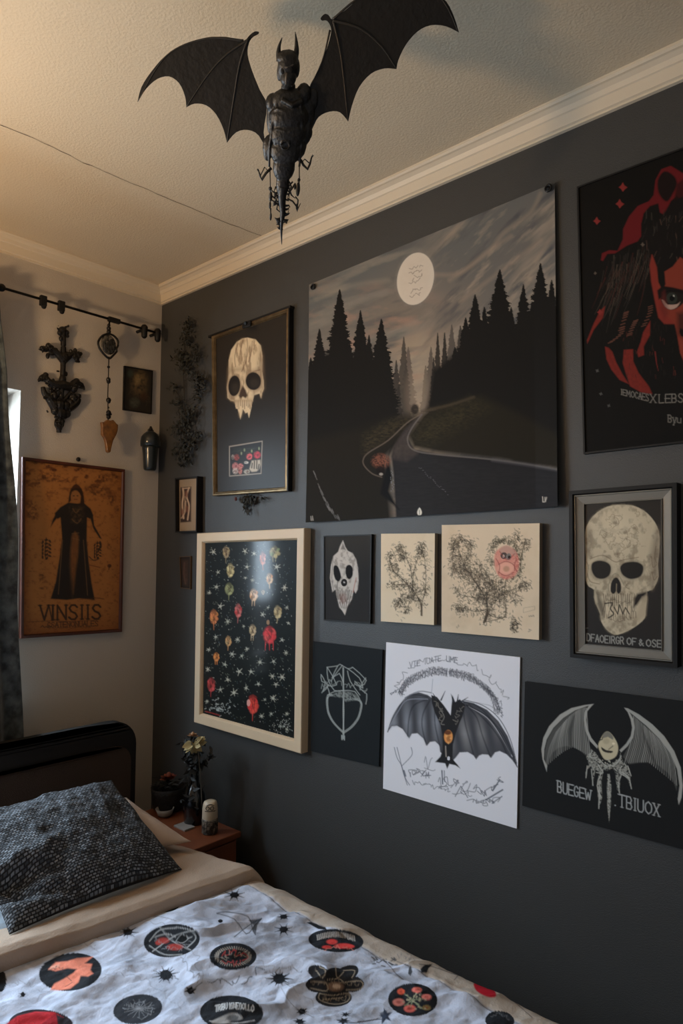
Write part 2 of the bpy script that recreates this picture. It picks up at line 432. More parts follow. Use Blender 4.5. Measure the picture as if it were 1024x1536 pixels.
# ================================================================ light
def area(name, loc, target, sx, sy, power, col, spread=None):
    l = bpy.data.lights.new(name, 'AREA'); l.shape = 'RECTANGLE'; l.size = sx; l.size_y = sy; l.energy = power; l.color = col
    o = bpy.data.objects.new(name, l); COL.objects.link(o); o.location = loc
    o.rotation_euler = (Vector(target)-Vector(loc)).to_track_quat('-Z', 'Y').to_euler()
    if spread: l.spread = spread
    return o
area('daylight', (-.42, -1.27, 1.66), (1.0, -1.17, .55), 1.6, 1.15, LDAY, (.67, .84, .99))
area('fill_back', (2.6, RY+.25, 1.5), (1.3, 0, 1.0), 1.4, 1.2, LBACK, (.86, .93, 1.0))  # unseen cool fill added inside the room; the back wall has no window
w = bpy.data.worlds.new('world'); SC.world = w; w.use_nodes = True
w.node_tree.nodes['Background'].inputs[0].default_value = (.78, .88, 1.0, 1); w.node_tree.nodes['Background'].inputs[1].default_value = 1.2

# torchiere uplighter standing left of the view, by the window
LX, LY, LZ = .62, -1.62, 1.74
M_blk = mat('black_metal', (22, 22, 23), .45, .6)
t = thing('floor_lamp', (LX, LY, 0), 'black torchiere floor lamp with an upturned bowl shade beside the window', 'lamp')
bm = bmesh.new(); lathe(bm, (LX, LY, 0), [(.14, 0), (.14, .015), (.03, .03), (.012, .05)]); from_bm('base', bm, M_blk, t)
bm = bmesh.new(); tube(bm, [(LX, LY, .04), (LX, LY, LZ-.1)], .011); from_bm('pole', bm, M_blk, t)
bm = bmesh.new(); rr = [(.02, LZ-.11), (.09, LZ-.09), (.15, LZ-.04), (.18, LZ+.02), (.174, LZ+.02), (.145, LZ-.033), (.088, LZ-.08), (.02, LZ-.098)]
rings = [[bm.verts.new((LX+r*math.cos(2*PI*k/28), LY+r*math.sin(2*PI*k/28), z)) for k in range(28)] for r, z in rr]
for a, b in zip(rings, rings[1:]+rings[:1]):
    for k in range(28): bm.faces.new((a[k], a[(k+1) % 28], b[(k+1) % 28], b[k]))
from_bm('lamp_shade', bm, M_blk, t, smooth=True)
bm = bmesh.new(); sph(bm, (LX, LY, LZ-.055), .028, 14); from_bm('bulb', bm, mat('bulb', (255, 220, 170), emit=((255, 200, 140), 6)), t, smooth=True)
l = bpy.data.lights.new('lamp_light', 'POINT'); l.energy = LLAMP; l.color = (1.0, .67, .36); l.shadow_soft_size = .07
o = bpy.data.objects.new('lamp_light', l); COL.objects.link(o); o.location = (LX, LY, LZ+.03)
SC.view_settings.view_transform = 'Standard'; SC.view_settings.look = 'None'; SC.view_settings.gamma = 1; SC.view_settings.use_curve_mapping = False
SC.view_settings.exposure = EXPO
# ================================================================ pictures
def pmat(name, rough=.6, coat=0.0, bump=None, spec=.12): return mat(name, rough=rough, coat=coat, bump=bump, attr=True, spec=spec)
P_MATTE = pmat('printed_matte', .7); P_CANVAS = pmat('printed_canvas', .75, bump=(900, .25, 2)); P_GLOSS = pmat('printed_gloss', .40, spec=.3); P_GLASS = pmat('print_under_glass', .5, coat=.40)
M_black = mat('black_frame', (20, 18, 17), .55, spec=.3); M_gold = mat('aged_gold', (146, 124, 92), .38, .75, var=(30, (98, 80, 56), .25))
M_silver = mat('grey_silver_frame', (120, 116, 108), .45, .45); M_whitewood = mat('cream_wood_frame', (216, 192, 160), .5, bump=(60, .15, 3))
M_side_w = mat('canvas_edge_cream', (150, 135, 115), .8); M_side_b = mat('canvas_edge_black', (16, 16, 17), .8)
M_redwood = mat('red_brown_wood', (92, 44, 26), .4, var=(14, (58, 26, 16), .3), coat=.3)

def painted(name, wall, q, off, px4, mtl, parent, base, gain, fn, bulge=None):
    nu, nv = nres(px4); P = sheet(wall, q, off, nu, nv, bulge); C = Paint(P, base, gain); fn(C)
    return grid_obj(name, P, mtl, parent, C.C, smooth=bulge is not None)
def canvas(name, label, kind, wall, px4, t, side, mtl, base, gain, fn, q=None):
    q = q or corners(wall, px4, t); r = thing(name, basept(wall, q), label, kind)
    slab('canvas' if t > .004 else 'backing', wall, q, 0.0, t-.0007, side, r)
    painted('print', wall, q, t, px4, mtl, r, base, gain, fn); return r, q
def framed(name, label, kind, wall, px4, t, prof, fm, win, hin, mtl, base, gain, fn):
    q = corners(wall, px4, t); r = thing(name, basept(wall, q), label, kind)
    ring('frame', wall, q, prof, fm, r); qi = inset(q, win)
    painted('print', wall, qi, hin, px4, mtl, r, base, gain, fn)
    slab('backing', wall, inset(q, .004), .0005, .003, M_black, r)
    return r, q

# ---- the forest tapestry
def paint_forest(C):
    C.view(450, 260, 2.4976)
    def sky(u, v):
        return np.ones(u.shape), C.alb((88, 92, 93))
    C.whole(sky)
    C.whole(lambda u, v: (np.clip((u+v*1.2-560)/600, 0, 1)*.8, C.alb((104, 99, 94))))
    C.whole(lambda u, v: (np.clip((430-np.abs(u-430)*.6-np.abs(v-640))/430, 0, 1)**1.3*.9, C.alb((136, 120, 104))))
    C.whole(lambda u, v: (np.clip((v-560)/200, 0, 1)*np.clip(1-np.abs(u-440)/150, 0, 1), C.alb((168, 150, 128))))
    def streak(su, sv, ang, seed, thr, gain, col, box):
        ca, sa = math.cos(ang), math.sin(ang)
        def f(u, v):
            a, b = u*ca+v*sa, -u*sa+v*ca; n = fbm(a/su, b/sv, seed, 5)
            return np.clip((n-thr)*gain, 0, 1)*box(u, v), C.alb(col)
        C.whole(f)
    R_ = lambda u, v: np.clip((u-380)/200, 0, 1); L_ = lambda u, v: np.clip((560-u)/200, 0, 1)
    streak(210, 42, -.72, 5, .47, 4, (134, 124, 112), R_); streak(150, 30, -.80, 9, .55, 4, (78, 78, 79), R_)
    streak(90, 24, -.75, 21, .6, 3.5, (150, 136, 120), R_)
    streak(160, 40, -.30, 15, .45, 4, (120, 115, 107), L_); streak(140, 34, -.28, 31, .52, 3, (88, 86, 84), L_)
    streak(120, 50, -.1, 41, .56, 4, (150, 120, 104), lambda u, v: np.clip((v-380)/150, 0, 1)*L_(u, v))
    for pts in ([(560, 400), (700, 300), (760, 225), (860, 150), (900, 75)], [(500, 380), (600, 372), (690, 300), (790, 235)], [(880, 330), (950, 230)], [(600, 480), (760, 360), (900, 250)]):
        C.line(pts, 3, (168, 146, 124), .35, curve=5, soft=4)
    for pts in ([(40, 415), (150, 368), (240, 350)], [(60, 470), (200, 420), (330, 400)], [(330, 600), (420, 560), (490, 520)]):
        C.line(pts, 5, (150, 140, 124), .3, curve=5, soft=4)
    C.ell(432, 395, 68, 99, (196, 186, 172), rot=.2, soft=.03)
    C.ell(432, 395, 62, 90, (186, 174, 158), .5, rot=.2, soft=.6, tex=lambda u, v: fbm(u/18, v/18, 3))
    for k, y in enumerate((350, 368, 388, 402, 436, 455)):
        C.scrawl([(405+k % 3*4, y+8), (432, y), (462-k % 2*8, y-5)], 7, .7, (92, 80, 72), 12, 50+k, .8)
    # firs
    def tree(cx, top, hw, base, col, seed, a=1.0, jag=.5, pw=.85):
        def f(u, v):
            t = np.clip((v-top)/(base-top), 0, 1); side = np.where(u > cx, 1, 0)
            n = fbm((v+side*311)/7.0, (u*0+seed*9.3), seed, 3); n2 = fbm(u/5.0, v/4.0, seed+3, 2)
            w = hw*t**pw*(1-jag+2*jag*n)*(.8+.4*n2)+1.2
            return np.clip((w-np.abs(u-cx))/2+.5, 0, 1)*(v > top)*(v < base+5)*a, C.alb(col)
        C.whole(f)
    dk = (22, 20, 18)
    for i, (x, t, hw, b, c) in enumerate([(405, 650, 34, 930, (92, 82, 74)), (388, 612, 32, 930, (66, 60, 54)), (360, 700, 26, 930, (50, 46, 42)), (568, 566, 24, 760, (78, 72, 66)), (490, 650, 26, 880, (84, 76, 68)),
            (470, 720, 20, 890, (96, 86, 76)), (600, 570, 26, 760, (52, 48, 44)), (515, 598, 20, 880, (34, 31, 28)), (541, 596, 22, 880, (30, 28, 26)), (500, 690, 16, 880, (40, 37, 34))]):
        tree(x, t, hw, b, c, 60+i, .92)
    C.whole(lambda u, v: (np.clip(1-np.hypot((u-440)/60, (v-830)/130), 0, 1)*.55, C.alb((150, 134, 116))))
    C.ell(430, 884, 15, 20, (38, 33, 28), .9, soft=.5)
    for i, (x, t, hw, b) in enumerate([(72, 582, 52, 900), (40, 690, 40, 900), (148, 434, 78, 900), (258, 605, 42, 900), (226, 513, 58, 900), (304, 545, 66, 900), (330, 700, 34, 930), (185, 640, 50, 900),
            (655, 453, 66, 800), (620, 540, 60, 840), (690, 500, 56, 850), (748, 360, 92, 800), (790, 500, 50, 850), (836, 415, 62, 820), (900, 336, 80, 760), (868, 480, 50, 800), (942, 398, 60, 800), (580, 650, 50, 880), (555, 700, 40, 890)]):
        tree(x, t, hw, b, dk, 90+i)
    C.poly([(-20, 760), (30, 740), (95, 670), (185, 680), (275, 700), (335, 790), (350, 950), (250, 990), (100, 1060), (-20, 1080)], dk, soft=5)
    C.poly([(475, 885), (500, 740), (600, 660), (690, 560), (800, 570), (880, 540), (960, 500), (1020, 480), (1020, 1100), (800, 1080), (680, 850), (560, 865)], dk, soft=4)
    # ground
    C.poly([(-20, 900), (30, 1000), (200, 960), (330, 915), (455, 900), (420, 980), (330, 1060), (360, 1400), (-20, 1400)], (30, 26, 20), soft=8)
    C.poly([(455, 902), (480, 880), (680, 832), (820, 900), (1020, 1010), (1020, 1118), (750, 1075), (520, 1050), (420, 1030), (400, 980)], (34, 30, 22), soft=6)
    g = lambda u, v: np.clip(fbm(u/9, v/5, 4)*1.8-.45, 0, 1)
    C.poly([(235, 985), (330, 930), (440, 905), (400, 945), (300, 1010), (240, 1050)], (68, 60, 40), .8, soft=8, tex=g)
    C.poly([(415, 985), (470, 925), (560, 885), (640, 845), (700, 880), (600, 950), (470, 1020)], (62, 56, 36), .7, soft=12, tex=g)
    C.line([(470, 888), (560, 868), (650, 838)], 3, (78, 68, 52), .7, curve=4, soft=2)
    C.poly([(456, 903), (430, 925), (395, 955), (352, 1020), (342, 1060), (350, 1130), (365, 1400), (1020, 1400), (1020, 1118), (750, 1075), (520, 1052), (428, 1035), (402, 990), (430, 940)], (33, 32, 34), soft=1.5)
    C.poly([(456, 903), (440, 915), (395, 960), (352, 1020), (342, 1070), (400, 1080), (440, 1050), (405, 1010), (404, 975), (435, 935)], (74, 66, 62), .9, soft=3, tex=lambda u, v: .5+.5*fbm(u/8, v/10, 8))
    C.poly([(345, 1060), (430, 1045), (600, 1080), (1020, 1128), (1020, 1400), (360, 1400)], (46, 45, 46), .6, soft=6, tex=lambda u, v: fbm(u/24, v/4, 12))
    C.line([(456, 903), (418, 955), (402, 1000), (428, 1038), (520, 1054), (700, 1070), (850, 1090), (965, 1110)], 1.6, (112, 106, 102), .8, curve=5, soft=1)
    C.line([(720, 1074), (850, 1092), (968, 1112)], 4, (88, 86, 88), .6, curve=5, soft=2)
    C.line([(452, 903), (400, 935), (330, 1000), (258, 1045), (237, 1070), (240, 1095), (270, 1125), (305, 1138)], 1.5, (110, 98, 88), .75, curve=5, soft=.8)
    C.poly([(352, 1010), (330, 1060), (345, 1140), (330, 1190), (370, 1260), (300, 1200), (315, 1130), (335, 1040)], (12, 12, 14), soft=2)
    C.ell(302, 1078, 32, 26, (132, 80, 62), .9, soft=.6, tex=lambda u, v: np.clip(fbm(u/4, v/4, 2)*2.2-.5, 0, 1))
    C.ell(300, 1112, 16, 18, (24, 16, 14), .9, soft=.5); C.ell(303, 1127, 7, 5, (170, 160, 150), .8, soft=.6)
    R = random.Random(3)
    for k in range(16): C.ell(345+R.uniform(-7, 7), 1115+k*5, 1.6, 2.2, (120, 122, 128), .8)
    for k in range(26):
        t = k/25; C.ell(445+t*105+R.uniform(-3, 3), 1100+t*100+R.uniform(-4, 4), 2.6, 1.4, (84, 84, 88), .8)
    for k in range(34):
        t = R.random(); x, y = 48+t*95+R.uniform(-6, 10)*t, 1110+t*180-30*math.sin(t*PI)*-1
        C.line([(x, y), (x+6, y+13)], 1.4, (112, 110, 108), .55)
    C.poly([(447, 1252), (455, 1266), (454, 1278), (447, 1282), (440, 1278), (439, 1266)], (214, 208, 196), curve=2)
    C.line([(447, 1262), (447, 1278)], .8, (90, 80, 70))
    C.line([(908, 1212), (909, 1231), (915, 1231)], 1.4, (180, 172, 160)); C.line([(917, 1214), (918, 1230), (923, 1214)], 1.4, (180, 172, 160))
    C.line([(40, 1285), (41, 1300)], 1.1, (150, 144, 136)); C.line([(45, 1300), (46, 1284), (49, 1300)], 1.0, (150, 144, 136))
F4 = [(463.5, 427), (831.5, 274), (839, 760), (461.5, 784)]
q = corners(DARK, F4, .008); r = thing('forest_poster', basept(DARK, q), 'large unframed poster of a winding road through a dark fir forest under a pale moon', 'poster')
fold = lambda u, v: .004*np.sin(u*9+v*2)*(v**2)+.010*np.clip(u-.93, 0, 1)/.07*(v**1.2)+.006*v*v+.004
painted('print', DARK, q, .004, F4, P_MATTE, r, (60, 58, 54), G['forest'], paint_forest, fold)
P = sheet(DARK, q, .0032, 60, 60, fold); grid_obj('paper_back', P[:, ::-1], mat('grey_paper', (90, 86, 80), .8), r)
for px, py in ((469, 430), (822, 282)):
    bm = bmesh.new(); c = W(px, py, .014)
    tube(bm, [c+np.array([0, .0130, 0]), c+np.array([0, .004, 0]), c], [.004, .004, .004], 12)
    for k in range(24):
        a0, a1 = 2*PI*k/24, 2*PI*(k+1)/24
        tube(bm, [c+np.array([.0075*math.cos(a0), 0, .0075*math.sin(a0)]), c+np.array([.0075*math.cos(a1), 0, .0075*math.sin(a1)])], .0028, 6, False)
    from_bm('grommet', bm, mat('dark_grommet', (34, 34, 36), .35, .6), r, smooth=True)

# ---- skull drawing helper
def teeth(C, x0, x1, y, h, n, col, dk):
    for k in range(n):
        x = x0+(x1-x0)*(k+.5)/n; C.line([(x, y), (x, y+h)], .9, dk, .8)
# ---- narrow framed skull print
def paint_long_skull(C):
    C.view(240, 440, 4.268)
    sk = [(560, 283), (612, 296), (645, 335), (655, 400), (654, 500), (663, 560), (665, 610), (653, 640), (646, 672), (636, 642), (602, 652), (592, 690), (582, 740), (569, 797), (560, 762), (546, 768), (532, 742), (526, 762), (514, 806), (505, 772), (496, 738), (486, 738), (475, 692), (452, 687), (432, 670), (428, 600), (438, 530), (439, 430), (455, 362), (490, 312), (525, 290)]
    C.poly(sk, (196, 178, 148), soft=.7)
    nz = lambda s, k=2.0, o=.5: (lambda u, v: np.clip(fbm(u/s, v/s, 6)*k-o, 0, 1))
    C.poly(sk, (130, 108, 84), .8, soft=3, tex=lambda u, v: np.clip((fbm(u/14, v/60, 4)-.5)*5, 0, 1))
    C.poly([(655, 400), (664, 610), (600, 650), (620, 560), (630, 420), (640, 340)], (110, 92, 74), .6, soft=5)
    C.poly([(436, 500), (432, 668), (476, 690), (470, 640), (445, 560), (452, 420)], (120, 100, 80), .6, soft=4)
    C.poly([(440, 480), (530, 470), (560, 500), (650, 470), (655, 500), (560, 520), (520, 500), (440, 510)], (112, 92, 72), .5, soft=4)
    for p in ([(556, 288), (560, 350), (550, 430), (535, 470), (522, 500)], [(590, 305), (584, 370), (566, 440)], [(500, 320), (478, 400), (482, 470)], [(610, 330), (600, 360)], [(530, 300), (512, 380), (505, 460)], [(572, 520), (600, 500), (640, 490)]):
        C.line(p, .9, (88, 58, 42), .8, curve=4)
    for x, y, rx, ry, ro in ((475, 592, 38, 66, .08), (597, 562, 49, 57, -.1)):
        C.ell(x, y, rx+9, ry+9, (140, 120, 98), .7, rot=ro, soft=.3); C.ell(x, y, rx, ry, (28, 23, 19), rot=ro, soft=.12); C.ell(x+6, y+12, rx*.6, ry*.5, (52, 44, 36), .6, rot=ro, soft=.8)
    C.poly([(530, 590), (515, 620), (503, 655), (512, 672), (530, 662), (548, 672), (560, 655), (548, 620)], (62, 46, 36), soft=1.2)
    for k, x in enumerate((480, 492, 503, 515, 527, 540, 552, 563, 575, 586)):
        C.line([(x, 685), (x+1, 720+10*(k % 3))], .9, (76, 54, 40), .9)
    C.poly([(478, 680), (590, 670), (592, 690), (478, 700)], (150, 126, 98), .5, soft=2)
    # small sticker
    C.poly([(441, 978), (656, 943), (648, 1156), (442, 1173)], (150, 140, 128), soft=.5)
    C.poly([(447, 984), (651, 950), (644, 1150), (447, 1167)], (22, 20, 20), soft=.5)
    R = random.Random(5)
    C.view(330, 640, 10.97)
    for x, y, rx, ry, c in [(270, 505, 45, 50, (150, 62, 54)), (480, 490, 50, 52, (206, 92, 96)), (610, 465, 55, 58, (188, 50, 66)), (250, 650, 50, 60, (180, 110, 108)), (340, 650, 42, 45, (196, 116, 112)), (250, 730, 45, 50, (178, 160, 150)), (330, 720, 34, 60, (176, 110, 100)), (430, 590, 36, 22, (190, 186, 178)), (440, 740, 50, 36, (168, 160, 146)), (210, 500, 25, 40, (140, 128, 118))]:
        C.ell(x, y, rx, ry, c, .95, soft=.4, tex=lambda u, v: np.clip(fbm(u/14, v/14, 3)*2.6-.5, 0, 1))
        C.ell(x+R.uniform(-10, 10), y, rx*.4, ry*.35, (90, 30, 34), .6, soft=.8)
    C.poly([(520, 560), (660, 545), (665, 620), (640, 700), (600, 735), (520, 745), (480, 700)], (168, 158, 142), soft=1)
    for p in ([(565, 565), (560, 690)], [(605, 560), (600, 690)], [(640, 620), (625, 700)], [(530, 600), (520, 680)]): C.line(p, 1.6, (28, 24, 22))
    for k in range(26): C.line([(R.uniform(180, 660), R.uniform(330, 460)), (R.uniform(180, 660), R.uniform(330, 440))][:1]*1+[(R.uniform(180, 660), R.uniform(340, 440))], .4, (60, 72, 58), .25)
    for x, y in ((400, 385), (520, 400), (640, 360), (350, 440)): C.ell(x, y, 13, 26, (132, 140, 104), .8, soft=.6)
S4 = [(316.5, 503), (432.5, 461), (430.5, 736.5), (318.5, 744)]
r, q = framed('framed_picture', 'tall narrow gold frame holding a long-fanged skull on black with a flower sticker', 'picture', DARK, S4, .020,
    [(0, 0), (0, .018), (.002, .020), (.006, .020), (.009, .016), (.012, .017), (.015, .010), (.015, .002)], M_gold, .0145, .009, P_GLOSS, (34, 30, 26), G['skull1'], paint_long_skull)
bm = bmesh.new(); A, B = np.array(W(312, 505, .02)), np.array(W(435, 459.5, .02)); e = (B-A)/np.linalg.norm(B-A); n = np.array([0, 0, 1.])
solid(bm, [A-n*.004, B-n*.004, B+n*.004, A+n*.004], (0, .02, 0)); from_bm('top_rail', bm, M_black, r)
bm = bmesh.new(); c = W(370, 486, .024); bx(bm, c-np.array([.022, .003, .012]), c+np.array([.022, .004, .007]), .002); tube(bm, [c+np.array([0, 0, .004]), c+np.array([0, -.008, .0])], .006, 10); from_bm('hanging_clip', bm, M_black, r)
bm = bmesh.new()
for s in (0,):
    A, B = q[1], q[2]; a = DARK.p3(A, .0205); b = DARK.p3(B, .0205); solid(bm, [a, b, b+np.array([.004, 0, 0]), a+np.array([.004, 0, 0])], (0, .0195, 0))
from_bm('outer_edge', bm, M_black, r)

# ---- small deep box frame near the corner
def paint_torso(C):
    C.view(240, 440, 4.268)
    C.poly([(100, 1200), (235, 1195), (235, 1520), (100, 1520)], (112, 94, 74), soft=1, tex=lambda u, v: .6+.4*fbm(u/10, v/10, 3))
    C.poly([(130, 1242), (200, 1238), (198, 1462), (130, 1468)], (40, 27, 21), soft=1)
    for p, w in (([(146, 1250), (150, 1290), (142, 1350), (150, 1440)], 2.6), ([(185, 1245), (170, 1300), (186, 1360), (176, 1450)], 2.2), ([(135, 1440), (160, 1400), (165, 1330)], 1.2), ([(150, 1250), (190, 1246)], 1.4), ([(160, 1300), (156, 1400)], 1.0)):
        C.line(p, w, (150, 124, 100), .8, curve=4)
    for x, y in ((168, 1285), (172, 1380), (142, 1400)): C.ell(x, y, 9, 22, (84, 50, 36), .8, soft=.5)
T4 = [(262, 717), (295.5, 714), (294.5, 798), (262.5, 799)]
framed('framed_picture', 'small deep black box frame with tan mat, nearest the room corner', 'picture', DARK, T4, .028,
    [(0, 0), (0, .028), (.005, .028), (.006, .022), (.006, .004)], M_black, .0055, .012, P_GLOSS, (112, 94, 74), G['corner'], paint_torso)
# ---- tiny plaque
def paint_plaque(C):
    C.view(0, 660, 3.2)
    C.poly([(872, 575), (905, 575), (902, 700), (875, 696)], (46, 34, 28), .9, soft=2)
    C.line([(885, 590), (882, 640), (890, 690)], 2, (84, 64, 50), .5, curve=4)
    for k in range(4): C.ell(884+k*3, 600+k*24, 6, 9, (60, 42, 36), .6, soft=.6)
Q4 = [(269, 835), (285.5, 834), (285, 884), (270.5, 882)]
framed('framed_picture', 'tiny dark plaque with a thin brass edge left of the cream frame', 'picture', DARK, Q4, .008,
    [(0, 0), (0, .008), (.0022, .008), (.0022, .003)], mat('worn_brass', (110, 84, 58), .5, .4), .002, .005, P_GLOSS, (26, 22, 20), G['corner'], paint_plaque)

# ---- cream frame with dark floral print
def paint_floral(C):
    C.view(280, 780, 4.266)
    R = random.Random(11)
    C.whole(lambda u, v: (fbm(u/60, v/60, 5)*.8, C.alb((16, 20, 19))))
    for k in range(520):
        x, y = R.uniform(108, 680), R.uniform(150, 1400); g = R.choice([(120, 124, 110), (86, 92, 84), (150, 150, 138), (70, 84, 92)])
        C.ell(x, y, R.uniform(1.5, 4.2), R.uniform(1.5, 4.5), g, R.uniform(.4, .9), soft=.6)
    for k in range(150):
        x, y = R.uniform(112, 670), R.uniform(160, 1380); C.line([(x, y), (x+R.uniform(-9, 9), y+R.uniform(-12, 12))], .7, (96, 104, 90), .6)
    for i, (x, y, s) in enumerate([(372, 200, 22), (430, 215, 20), (170, 205, 24), (200, 335, 18), (385, 300, 26), (575, 300, 30), (375, 370, 16), (420, 385, 16), (190, 428, 28), (145, 465, 18), (625, 432, 28), (215, 552, 28), (485, 605, 22), (262, 650, 24), (520, 560, 16), (365, 680, 12), (185, 748, 24), (325, 765, 24), (385, 825, 20), (290, 858, 24), (352, 870, 22), (610, 768, 20), (635, 850, 22), (468, 910, 30), (555, 905, 26), (245, 925, 24), (135, 955, 20),
            (335, 970, 28), (410, 970, 28), (262, 1022, 24), (548, 1000, 26), (610, 1005, 30), (458, 1050, 26), (570, 1052, 24), (380, 1075, 24), (215, 1085, 24), (302, 1105, 30), (552, 1140, 28), (478, 1255, 24), (540, 1240, 20), (640, 1240, 18), (600, 1320, 14), (640, 1340, 14), (130, 1160, 16), (140, 830, 16), (640, 560, 16), (650, 660, 14), (500, 1150, 14)]):
        C.burst(x, y, s*.9, R.choice([(140, 140, 126), (118, 122, 112), (160, 158, 144)]), 1.15, R.choice([5, 6, 7]), i)
        C.ell(x, y, s*.3, s*.3, (170, 166, 150), .8, soft=.6)
    def bloom(x, y, rx, ry, c, c2, legs=1, seed=0):
        C.ell(x, y, rx*.8, ry*.85, c, .8, soft=.5, tex=lambda u, v: np.clip(fbm(u/9, v/9, seed)*2.0-.2, 0, 1))
        for k in range(13):
            t = k*2.4; q = .3+.4*(k % 3)/2; cc = (c, c2, tuple(int(.55*w_) for w_ in c), tuple(min(255, int(w_*1.15)+12) for w_ in c))[k % 4]
            C.ell(x+rx*q*math.cos(t), y+ry*q*math.sin(t), rx*R.uniform(.25, .45), ry*R.uniform(.22, .4), cc, .75, rot=t, soft=.5)
        for k in range(4): C.line([(x+R.uniform(-.5, .5)*rx, y+R.uniform(-.7, .2)*ry), (x+R.uniform(-.6, .6)*rx, y+R.uniform(0, .9)*ry)], .8, (40, 26, 22), .6)
        C.line([(x-rx*.5, y-ry*.5), (x, y), (x-rx*.2, y+ry*.7)], .8, (60, 30, 26), .6, curve=3)
        C.line([(x+rx*.4, y-ry*.6), (x+rx*.2, y+ry*.5)], .8, (60, 30, 26), .5)
        for k in range(legs): xx = x+(k-(legs-1)/2)*rx*.55; C.line([(xx, y+ry*.8), (xx+R.uniform(-3, 3), y+ry*1.65)], 1.3, c, .85, w2=.6)
    ye, og, rd, gr, pk = (176, 152, 108), (198, 130, 72), (196, 52, 54), (120, 124, 84), (176, 96, 84)
    for i, b in enumerate([(250, 205, 22, 42, (130, 112, 84), ye, 1), (560, 205, 36, 38, (150, 136, 90), (120, 130, 80), 2), (485, 245, 20, 46, (190, 110, 84), pk, 1), (278, 322, 24, 48, (186, 170, 122), (160, 140, 92), 0), (528, 375, 22, 38, (206, 164, 116), og, 1), (270, 442, 30, 42, (132, 132, 90), gr, 1), (427, 480, 27, 42, (204, 164, 122), og, 2),
            (487, 462, 10, 18, (170, 140, 90), ye, 0), (328, 580, 22, 48, (186, 100, 92), rd, 1), (580, 588, 26, 44, (182, 164, 122), ye, 1), (172, 620, 28, 50, (196, 118, 72), og, 1), (420, 705, 24, 40, (176, 154, 120), ye, 2), (528, 735, 44, 60, (204, 58, 62), (222, 90, 84), 3), (265, 775, 20, 36, (186, 140, 92), ye, 1), (188, 875, 21, 30, (204, 126, 66), og, 2), (155, 1052, 27, 48, (170, 62, 60), (130, 50, 48), 1), (421, 1180, 34, 64, (224, 74, 62), (206, 58, 56), 1)]):
        bloom(*b[:6], legs=b[6], seed=i)
    C.ell(395, 1170, 12, 22, (200, 150, 140), .8); C.ell(520, 655, 10, 16, (150, 120, 90), .8)
    for k in range(60):
        x, y = R.gauss(230, 38), R.gauss(1200, 24); C.line([(x, y), (x+R.uniform(-10, 10), y+R.uniform(-8, 8))], .9, (170, 174, 168), .8)
    for k in range(70):
        x, y = R.gauss(610, 45), R.gauss(1320, 32); C.ell(x, y, 2.2, 3.5, (160, 162, 154), .8)
    C.line([(120, 1225), (160, 1235), (210, 1250)], 1.2, (150, 44, 40), .8)
A4 = [(295, 800), (456, 792), (451, 1131), (290.5, 1083.5)]
framed('framed_picture', 'large cream wooden frame around a dark print scattered with red and yellow blooms', 'picture', DARK, A4, .030,
    [(0, 0), (0, .028), (.002, .030), (.030, .030), (.033, .026), (.036, .020), (.036, .006)], M_whitewood, .0355, .017, P_GLASS, (20, 23, 22), G['floral'], paint_floral)

# ---- small black canvas with a dog-like skull
def paint_small_skull(C):
    C.view(460, 780, 2.7676)
    C.whole(lambda u, v: (np.clip(1-(v-60)/160, 0, 1)*.5, C.alb((58, 54, 48))))
    sk = [(150, 84), (160, 112), (170, 128), (190, 138), (205, 165), (212, 200), (215, 250), (210, 290), (202, 305), (195, 290), (186, 330), (168, 360), (158, 395), (148, 378), (135, 362), (125, 320), (120, 288), (106, 298), (96, 240), (100, 190), (110, 150), (130, 132), (138, 108)]
    C.poly(sk, (178, 172, 164), soft=.6); C.poly(sk, (120, 112, 104), .7, soft=2, tex=lambda u, v: np.clip((fbm(u/12, v/16, 6)-.48)*5, 0, 1))
    C.poly([(140, 122), (150, 96), (162, 124)], (60, 56, 52), .7, soft=1)
    C.poly([(113, 190), (128, 192), (138, 215), (142, 240), (132, 255), (118, 245), (110, 215)], (24, 22, 22), curve=3); C.poly([(164, 192), (178, 186), (190, 200), (190, 230), (178, 246), (166, 238), (160, 214)], (24, 22, 22), curve=3)
    C.ell(155, 260, 13, 16, (30, 27, 26)); C.ell(155, 259, 4, 4, (150, 146, 140))
    for k, x in enumerate((130, 138, 146, 154, 162, 170, 178, 186)): C.line([(x, 290+(k % 2)*4), (x+(158-x)*.35, 330+(k % 3)*8)], 1.0, (54, 44, 40), .9)
    for k, x in enumerate((136, 146, 156, 166, 176)): C.line([(x, 340), (x+(158-x)*.4, 365)], .9, (60, 50, 46), .9)
    C.line([(110, 150), (106, 200), (104, 250), (112, 292)], 1.0, (70, 64, 60), .7, curve=3); C.line([(128, 255), (125, 290), (130, 330)], 1.2, (60, 54, 50), .8, curve=3)
    C.line([(205, 240), (196, 280), (192, 300)], 1.5, (150, 92, 80), .7, curve=3); C.ell(150, 325, 15, 22, (120, 70, 60), .35, soft=.8)
framed('framed_picture', 'small thin black frame with a white long-jawed animal skull on charcoal', 'picture', DARK, [(484.8, 803.5), (557, 801.3), (555, 935.5), (485.2, 930.7)], .010,
    [(0, 0), (0, .010), (.0035, .010), (.0035, .004)], M_black, .003, .0075, P_MATTE, (38, 37, 37), G['mid'], paint_small_skull)

